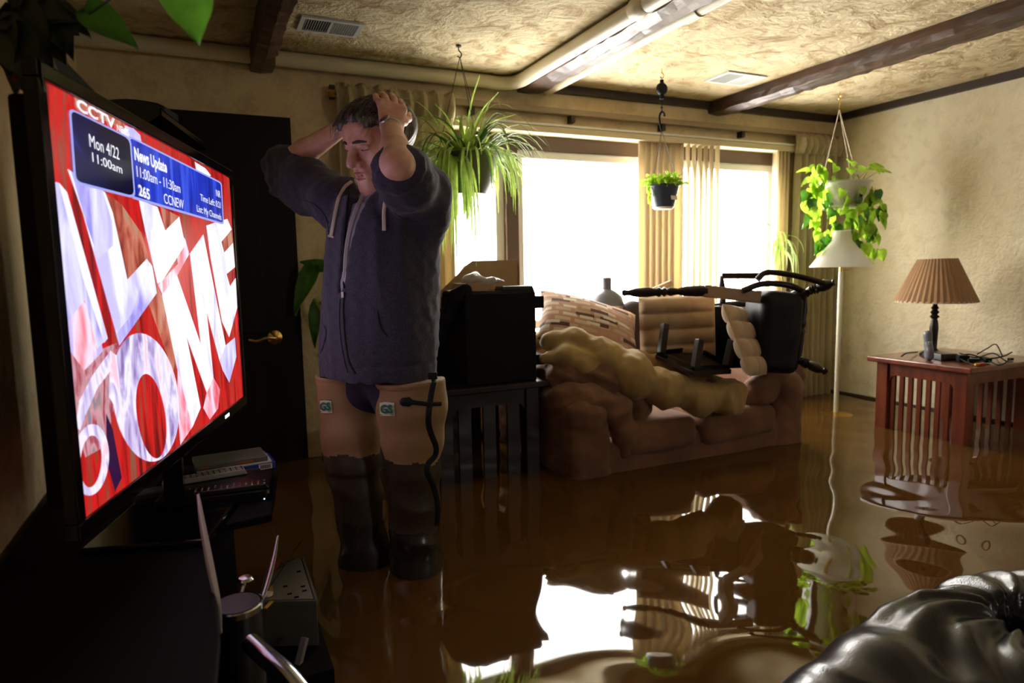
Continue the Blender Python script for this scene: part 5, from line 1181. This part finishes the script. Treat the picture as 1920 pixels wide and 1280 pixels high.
# facial features laid on the skin
MT['brow'] = mat('greying_brow_hair', (.09, .065, .055), .9); MT['mouth'] = mat('mouth_interior', (.05, .012, .012), .4); MT['lips'] = mat('lip_skin', (.42, .13, .11), .4, var=.15, vscale=60); MT['eyew'] = mat('eye_white', (.45, .38, .34), .3); MT['iris'] = mat('dark_iris', (.03, .02, .015), .15)
for q in (-1, 1):
    P = []
    for i in range(9):
        u = i/8; o = H(q*(.012+.036*u), .14, .018+.003*math.sin(u*2.6)-.004*u); p, n_ = hit(HB, o, -hF); 
        if p is not None: P.append(p+n_*.0012)
    if len(P) > 2: part('eyebrow', MB().tube(P, [.0052-.0026*abs(2*i/(len(P)-1)-.8) for i in range(len(P))], 8), 'brow', man, smooth=True)
    P = []
    for i in range(9):
        u = i/8; o = H(q*(.019+.025*u), .14, -.004-.0018*math.sin(u*3.14)); p, n_ = hit(HB, o, -hF)
        if p is not None: P.append(p+n_*.0003)
    if len(P) > 2: part('eyelashes', MB().tube(P, .0011, 6), 'iris', man, smooth=True)
part('mouth_opening', MB().grid(np.array([[H(.0155*math.cos(t)*k, .0905-.003*abs(math.cos(t)*k), -.0677+.0046*math.sin(t)*k) for t in np.linspace(0, 6.283, 20)] for k in (.01, 1.0)])), 'mouth', man)
for zc, a_ in ((-.0588, .0045), (-.0760, -.0045)):
    P = []
    for i in range(11):
        u = 2*i/10-1; o = H(.021*u, .14, zc-.0015*u*u*(1 if a_ > 0 else -1)); p, n_ = hit(HB, o, -hF)
        if p is not None: P.append(p-n_*.0018)
    part('lip', MB().tube(P, [.0022+.0018*(1-abs(2*i/(len(P)-1)-1)) for i in range(len(P))], 8), 'lips', man, smooth=True)
# hair: sculpted cap with combed grooves plus loose locks
hs = SDF(HC-.17, HC+.17, .0026)
hs.ell(H(0, -.016, .034), np.array([.083, .103, .083])*HS, HR)
def facecut(X, Y, Z):
    x, y, z = [((X-HC[0])*HR[0, i]+(Y-HC[1])*HR[1, i]+(Z-HC[2])*HR[2, i])/HS for i in range(3)]
    ax = np.abs(x)
    front = y-.052-(z-.050)*1.2 + 0*ax                       # in front of the hair line
    low = .052+.006*np.sin(x*70)-z
    cut = -np.maximum(-(y-(.040-.35*np.maximum(ax-.055, 0))), -(low))   # face window: y beyond and z below
    neck = -(z+.055)
    side = np.minimum(y-.022, (.015-z))                       # temples / cheek
    return np.maximum(np.minimum(y-.036, low), np.maximum(side, neck))
hs.clip(facecut)
# fringe flopping over the forehead
for i, (x0, x1, dz, rr) in enumerate(((-.055, -.050, .0, .013), (-.038, -.040, -.006, .013), (-.020, -.028, -.004, .013), (-.002, -.012, .004, .012), (.018, .004, .012, .012), (.038, .026, .018, .011), (.055, .048, .018, .010))):
    hs.chain([H(x0, .045, .093-abs(x0)*.5), H((x0+x1)/2, .074, .080-abs(x0)*.4), H(x1-.008, .086-abs(x1)*.28, .062+dz)], [rr, rr*.95, rr*.35], k=.006)
def comb(X, Y, Z):
    x, y, z = [((X-HC[0])*HR[0, i]+(Y-HC[1])*HR[1, i]+(Z-HC[2])*HR[2, i]) for i in range(3)]
    xx = x + .010*np.sin(y*28+z*12); return .0016*np.sin(xx*430+2*np.sin(y*30))+.0018*np.sin(xx*170+y*25)+.0022*np.sin(xx*77-z*20)
hs.warp(comb); hv = hs.mesh()
hm, nt, bs = newmat('greying_dark_hair'); N = nt.nodes; L = nt.links; bs.inputs['Roughness'].default_value = .5
tc = N.new('ShaderNodeTexCoord'); mp = N.new('ShaderNodeMapping'); mp.inputs['Scale'].default_value = (10, 3, 3); mp.inputs['Rotation'].default_value = (0, 0, YAW)
n1 = N.new('ShaderNodeTexNoise'); n1.inputs['Scale'].default_value = 9; n1.inputs['Detail'].default_value = 6; L.new(tc.outputs['Object'], mp.inputs[0]); L.new(mp.outputs[0], n1.inputs['Vector'])
r = N.new('ShaderNodeValToRGB'); L.new(n1.outputs['Fac'], r.inputs[0]); r.color_ramp.elements[0].position = .42; r.color_ramp.elements[0].color = (.03, .022, .018, 1); r.color_ramp.elements[1].position = .68; r.color_ramp.elements[1].color = (.26, .23, .20, 1)
L.new(r.outputs[0], bs.inputs['Base Color'])
hair = part('hair', hv, hm, man, smooth=True)
rnd = random.Random(6); st_ = MB(); st2 = MB()
for i in range(420):
    x0 = rnd.uniform(-.07, .07); y0 = rnd.uniform(-.05, .05); z0 = .030+.086*math.sqrt(max(.05, 1-(x0/.083)**2-((y0+.016)/.103)**2)); sgn = rnd.uniform(-.02, .005)
    pts = [H(x0, y0, z0), H(x0+sgn*.4, y0+.028, z0+.006-.004), H(x0+sgn, y0+.052, z0-.016-abs(x0)*.1)]
    if y0 > .015 and x0 < .0: pts.append(H(x0+sgn*1.6, .092-abs(x0)*.35, .064+rnd.uniform(-.002, .018)))
    pp = smoothpts(pts, 4); (st_ if i % 3 else st2).tube(pp, [.0007*(1-.8*k/len(pp)) for k in range(len(pp))], 4, cap=False)
part('hair_strands', st_, mat('dark_strands', (.06, .048, .04), .5), hair, smooth=True); part('hair_strands', st2, mat('grey_strands', (.24, .21, .18), .5), hair, smooth=True)
# wrist watch
wd = unit(Lwr-Lel); wc = Lwr - wd*.004; a_, b2_, _ = frame_from(wd)
part('watch_band', MB().lathe(wc-wd*.008, [(.0292, 0), (.0305, .002), (.0305, .014), (.0292, .016)], 36, axis=wd, cap=False), 'steel', man, smooth=True, solid=.0015)
nrm = unit(toC-rh*.15-wd*((toC-rh*.15)@wd))
part('watch_case', MB().lathe(wc+nrm*.028, [(.015, 0), (.0165, .003), (.015, .007), (.012, .0075)], 26, axis=nrm), 'steel', man, smooth=True)

# t-shirt and hoodie
def torso(s, da, zlo, zhi, k=.02):
    zs = np.array([.86, .90, 1.0, 1.12, 1.25, 1.36, 1.44, 1.50]); aa = np.array([.182, .186, .192, .188, .187, .190, .160, .10])+da; bb = np.array([.152, .155, .158, .150, .142, .134, .105, .07])+da
    A0, A1 = HEM, TOPA
    def fn(X, Y, Z):
        t = (Z-A0[2])/(A1[2]-A0[2]); cx = A0[0]+(A1[0]-A0[0])*t; cy = A0[1]+(A1[1]-A0[1])*t; x, y = X-cx, Y-cy; l = x*Lf[0]+y*Lf[1]; w_ = x*Fw[0]+y*Fw[1]
        a = np.interp(Z, zs, aa); b = np.interp(Z, zs, bb); g = (np.abs(l/a)**2.3+np.abs(w_/b)**2.3)**(1/2.3); d = (g-1)*np.minimum(a, b)
        return np.maximum(d, np.maximum(zlo-Z, Z-zhi))
    lo = np.minimum(A0, A1)-.27; hi = np.maximum(A0, A1)+.27; lo[2] = zlo-.02; hi[2] = zhi+.02; return s.op(fn, lo, hi, k)
NB = dep(722, 378, 2.01)
ts = SDF(dep(715, 500, 2)-V3(.34, .34, .34), dep(715, 500, 2)+V3(.34, .34, .34), .008); torso(ts, -.018, 1.02, 1.42); ts.cone(NB+Lf*.10-UP*.03, NB-Lf*.10-UP*.03, .06, .06, k=.06); ts.cone(NB-UP*.05, NB+UP*.012, .075, .068, k=.03)
ts.warp(lambda X, Y, Z: .003*snoise(X, Y, Z, 6, 71))
tv_ = ts.mesh(); part('t_shirt', tv_, 'tee', man, smooth=True)
hl = np.array([.02, 1.40, .86]); hh_ = np.array([1.0, 2.55, 1.66]); hd = SDF(hl, hh_, .0055); s = hd
torso(s, .0, HEM[2], 1.45)
s.cone(NB+Lf*.10-UP*.055-Fw*.02, NB-Lf*.10-UP*.055-Fw*.02, .062, .062, k=.05)
s.chain([NB+Lf*.11-UP*.05, Lsh], [.078, .082], k=.04); s.chain([NB-Lf*.12-UP*.06, Rsh], [.074, .078], k=.04)
# sleeves pushed above the elbows
Lc_ = Lsh+(Lel-Lsh)*.80; s.chain([Lsh, Lsh+(Lel-Lsh)*.5, Lc_], [.083, .080, .068], k=.04)
s.cone(dep(796, 410, 1.93), Lsh, .055, .075, k=.06)
Rc_ = Rel+(Rwr-Rel)*.10; s.chain([Rsh, Rsh+(Rel-Rsh)*.5, Rel], [.084, .078, .072], k=.04); s.cone(Rel-UP*.008, Rc_, .066, .058, k=.03); s.cone(dep(575, 372, 2.18), dep(530, 350, 2.22), .052, .046, k=.04)
for C_c, A_x, R_c, r_c in ((Lsh+(Lel-Lsh)*.84, unit(Lel-Lsh), .056, .0135), (Rc_, unit(Rwr-Rel), .050, .013)):
    u_, v_, _ = frame_from(A_x); s.chain([C_c+(u_*math.cos(t)+v_*math.sin(t))*R_c for t in np.linspace(0, 2*math.pi, 15)], [r_c]*15, k=.01)
# hood bunched at the nape
s.chain([NB+Lf*.075+Fw*.03-UP*.0, NB+Lf*.08-Fw*.05+UP*.02, NB-Fw*.09+UP*.02, NB-Lf*.08-Fw*.05+UP*.02, NB-Lf*.075+Fw*.03-UP*.005], [.022, .036, .042, .036, .022], k=.03)
# open V at the neck
apx = dep(650, 545, 1.85); A_l = HEM + (TOPA-HEM)*((apx[2]-HEM[2])/(TOPA[2]-HEM[2]))
zA = apx[2]; zT = 1.60
def vcut(X, Y, Z):
    t = (Z-HEM[2])/(TOPA[2]-HEM[2]); cx = HEM[0]+(TOPA[0]-HEM[0])*t; cy = HEM[1]+(TOPA[1]-HEM[1])*t; x, y = X-cx, Y-cy; l = x*Lf[0]+y*Lf[1]; w_ = x*Fw[0]+y*Fw[1]
    q = np.clip((Z-zA)/(1.46-zA), 0, 1.3); lo_ = -.010-.004*q; hi_ = -.004+.082*q
    return np.maximum(np.maximum(lo_-l, l-hi_), np.maximum(.045-w_, zA-Z))
sl, X, Y, Z = s.block(NB-V3(.3, .3, .5), NB+V3(.3, .3, .2)); a = s.a[sl]; d = vcut(X, Y, Z); k_ = .008; h_ = np.clip(.5-.5*(a+d)/k_, 0, 1); s.a[sl] = a*(1-h_)+(-d)*h_+k_*h_*(1-h_)
# folds
def folds(X, Y, Z):
    f = .0055*snoise(X, Y, Z, 3.2, 81, st=(1.5, 1.5, .45)) + .0060*np.abs(snoise(X, Y, Z, 5, 82, st=(1.6, 1.6, .35)))
    # ribs around the sleeves
    for P0, P1, amp in ((Lsh, Lel, .0040), (Rsh, Rel, .0042)):
        ab = P1-P0; L2 = np.linalg.norm(ab); u = ((X-P0[0])*ab[0]+(Y-P0[1])*ab[1]+(Z-P0[2])*ab[2])/L2; dd = np.sqrt(np.maximum(0, (X-P0[0])**2+(Y-P0[1])**2+(Z-P0[2])**2-u*u)); w_ = np.clip((u-.04)*12, 0, 1)*(dd < .13)
        f = f + amp*1.2*w_*(.45+.55*snoise(X, Y, Z, 3, 85))*np.sin(u*80+5*np.sin(X*15+Z*19)+4*snoise(X, Y, Z, 4, 83))
    band = np.exp(-((Z-(HEM[2]+.052))/.004)**2)*.004     # hem band seam
    return f + band + .0012*snoise(X, Y, Z, 22, 84)
s.warp(folds)
# pockets: bulge on the left of the zip and slit
hv2 = s.mesh(); HT = bvh_of(hv2); del s.a
hoodie = part('hoodie', hv2, 'hood', man, smooth=True)
# zipper, laces, pocket seams
ZL = MB()
zp = [(646, 548), (644, 580), (646, 620), (650, 655), (656, 680), (666, 700)]
surf_tube('zipper', HT, zp, .0030, 'strap', .001, sub=6, parent=hoodie)
surf_tube('zipper_placket', HT, [(638, 560), (637, 600), (640, 640), (646, 675), (652, 698)], .0022, 'hood', .001, parent=hoodie)
p = onbody(HT, 645, 553, .005)
if p is not None: part('zip_pull', MB().box(p, (.007, .005, .018), Rc), 'steel', hoodie, bevel=.001)
surf_tube('pocket_edge', HT, [(708, 582), (710, 600), (716, 618), (727, 630)], .004, 'strap', .0005, parent=hoodie, taper=True)
surf_tube('pocket_edge', HT, [(602, 600), (612, 622), (606, 650), (600, 662)], .003, 'hood', .001, parent=hoodie, taper=True)
surf_tube('armhole_seam', HT, [(735, 395), (760, 412), (800, 418), (825, 395)], .003, 'hood', .0005, parent=hoodie, taper=True)
surf_tube('shoulder_seam', HT, [(560, 372), (590, 385), (612, 410), (618, 450)], .003, 'hood', .0005, parent=hoodie, taper=True)
surf_tube('hood_lapel', HT, [(656, 350), (650, 400), (645, 450), (643, 500), (646, 540)], .004, 'strap', .0, parent=hoodie)
TB = bvh_of(tv_)
surf_tube('jersey_lining', TB, [(690, 352), (674, 385), (660, 425), (652, 470), (649, 520)], .004, 'lapel', .004, parent=hoodie, flat=.007)
surf_tube('jersey_lining', TB, [(722, 358), (708, 375), (690, 405), (672, 450), (658, 500), (650, 540)], .004, 'lapel', .004, parent=hoodie, flat=.008)
surf_tube('drawstring', HT, [(660, 342), (645, 355), (637, 378), (631, 405), (624, 443)], .0025, 'cord', .006, parent=hoodie, flat=.0055)
_a, _b = onbody(HT, 723, 396, .007), onbody(HT, 720, 433, .006)
_t = CAM + unit(ray(728, 350))*np.linalg.norm(_a-CAM)*.985; G = []
for p in smoothpts([_t, (_t+_a)/2-_f*.006, _a, _b], 6): G.append([p-_r*.0055, p-_r*.003-_f*.0025, p+_r*.003-_f*.0025, p+_r*.0055, p+_f*.0025])
A = np.array(G); part('drawstring', MB().grid(np.concatenate([A, A[:, :1]], 1)), 'cord', hoodie, smooth=True)
p = onbody(HT, 623, 444, .005)
if p is not None: part('cord_tip', MB().box(p, (.017, .005, .006), Rc@Ry(.3)), 'cord', hoodie)
# trousers showing between waders and hoodie
ps = SDF(HEM-V3(.26, .26, .26), HEM+V3(.26, .26, .06), .008)
ps.cone(hipL-UP*.12, HEM+UP*.02+Lf*.06, .076, .092, k=.03).cone(hipR-UP*.12, HEM+UP*.02-Lf*.06, .076, .092, k=.03)
part('trousers', ps.mesh(), 'jeans', man, smooth=True)
# hip waders
def wader(hip, knee, ank, sg, seed):
    lo = np.minimum(np.minimum(hip, knee), ank)-.2; hi = np.maximum(np.maximum(hip, knee), ank)+.2; lo[2] = 0; s = SDF(lo, hi, .006)
    top = hip + (hip-knee)*.03; top[2] = HEM[2]+.002
    def fn(X, Y, Z): return Z-top[2]
    s.chain([top+UP*.06, hip-UP*.06, hip+(knee-hip)*.62, knee, knee+(ank-knee)*.5, ank+UP*.03], [.100 if sg > 0 else .094, .098 if sg > 0 else .092, .088, .077, .080, .070], k=.02)
    s.cone(ank-UP*.03, ank-UP*.035+Fw*.16, .060, .045, k=.04)
    s.clip(lambda X, Y, Z: Z-top[2]); s.clip(lambda X, Y, Z: -Z+.002)
    s.warp(lambda X, Y, Z: .004*snoise(X, Y, Z, 3.5, seed, st=(1.3, 1.3, .8)) + np.where(Z < .62, .006, .002)*np.abs(snoise(X, Y, Z, 5.5, seed+1, st=(.7, .7, 1.7))))
    return s.mesh(), top
zb_k = .675
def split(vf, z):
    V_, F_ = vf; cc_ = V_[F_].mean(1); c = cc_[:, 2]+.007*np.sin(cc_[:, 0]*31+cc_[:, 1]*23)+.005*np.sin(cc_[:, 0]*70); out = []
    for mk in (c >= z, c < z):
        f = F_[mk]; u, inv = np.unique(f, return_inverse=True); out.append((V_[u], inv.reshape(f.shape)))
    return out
wt = {}; MT['shadec'] = mat('shaded_dark_canvas', (.045, .030, .015), .5, var=.45, vscale=7, bump=.1, bscale=90)  # darker copy of the wader canvas, shade on the lower legs painted in
for nm, a_, b_, c_, sg, sd_ in (('L', hipL, kneeL, ankL, 1, 91), ('R', hipR, kneeR, ankR, -1, 95)):
    vf, top = wader(a_, b_, c_, sg, sd_); up_, lo_ = split(vf, zb_k); w_ = part('hip_wader', up_, 'wader', man, smooth=True, label='tan canvas hip wader leg'); md_, lo_ = split(lo_, .47); part('shaded_canvas', md_, 'shadec', w_, smooth=True, label='canvas around the knee with shade painted in'); part('wader_boot', lo_, 'rubber', w_, smooth=True, label='black rubber boot'); wt[nm] = (bvh_of(vf), w_, top, a_)
    ring_ = MB(); 
    part('wader_rim', MB().lathe((top[0], top[1], top[2]-.004), [(.097 if sg > 0 else .091, -.014), (.102 if sg > 0 else .096, -.006), (.102 if sg > 0 else .096, .0), (.096 if sg > 0 else .09, .002)], 40, cap=False), 'wader', w_, smooth=True)
# square badges with the letters
for (nm, c4, tx_) in (('L', [(713, 753), (740, 754), (741, 779), (714, 779)], ((716, 773), (738, 773))), ('R', [(601, 749), (622, 751), (624, 774), (603, 774)], ((603, 768), (622, 768)))):
    tree, w_, _, _ = wt[nm]
    P = []
    for i in range(6):
        row = []
        for j in range(6):
            u, v = i/5, j/5; a = np.array(c4, float); q = (a[0]*(1-u)+a[1]*u)*(1-v)+(a[3]*(1-u)+a[2]*u)*v; z_ = onbody(tree, q[0], q[1], .002); row.append(z_ if z_ is not None else dep(q[0], q[1], 1.9))
        P.append(row)
    bo = part('wader_badge', MB().grid(np.array(P)), 'paleb', w_, solid=.0012, label='square pale green badge with dark green letters')
    cen = sum(np.array(r_).sum(0) for r_ in P)/36; mf = lambda x, y, off=0, tree=tree: (lambda q: q if q is not None else dep(x, y, 1.9))(onbody(tree, x, y, .0035))
    A_, B_ = mf(*tx_[0]), mf(*tx_[1])
    def mflat(x, y, off=0, A_=A_, B_=B_, t=tx_):
        u = (x-t[0][0])/(t[1][0]-t[0][0]); return A_+(B_-A_)*u+UP*((t[0][1]-y)/620)-_f*.005
    text('badge_letters', 'GS', tx_[0], tx_[1], 14, 0, w_, MT['greenbadge'], mflat, bold=.05)
    bar_ = MB()
    for yy in (c4[0][1]+.5, c4[2][1]-2.5): q0_, q1_ = mf(c4[0][0]+1, yy), mf(c4[1][0]-1, yy); bar_.bar(q0_, q1_, .0022, .0015)
    part('badge_border', bar_, 'greenbadge', w_)
# straps on the left wader
TL_, wL, _, _ = wt['L']
surf_tube('strap', TL_, [(812, 712), (806, 745), (802, 785), (806, 810), (815, 835), (814, 852), (802, 868), (800, 885), (812, 915), (818, 950), (816, 985)], .003, 'strap', .003, parent=wL, flat=.009)
surf_tube('strap', TL_, [(770, 753), (800, 757), (826, 757)], .003, 'strap', .004, parent=wL, flat=.006)
for (x, y, r_) in ((758, 753, .012), (765, 753, .013)):
    p = onbody(TL_, x, y, .003)
    if p is not None: part('strap_patch', MB().lathe(p, [(r_, -.004), (r_, .001), (r_*.8, .003)], 22, axis=-_f), 'strap', wL, smooth=True)
p = onbody(TL_, 811, 716, .006)
if p is not None: part('buckle', MB().box(p+UP*.012, (.026, .008, .02), Rc), 'strap', wL, bevel=.002)
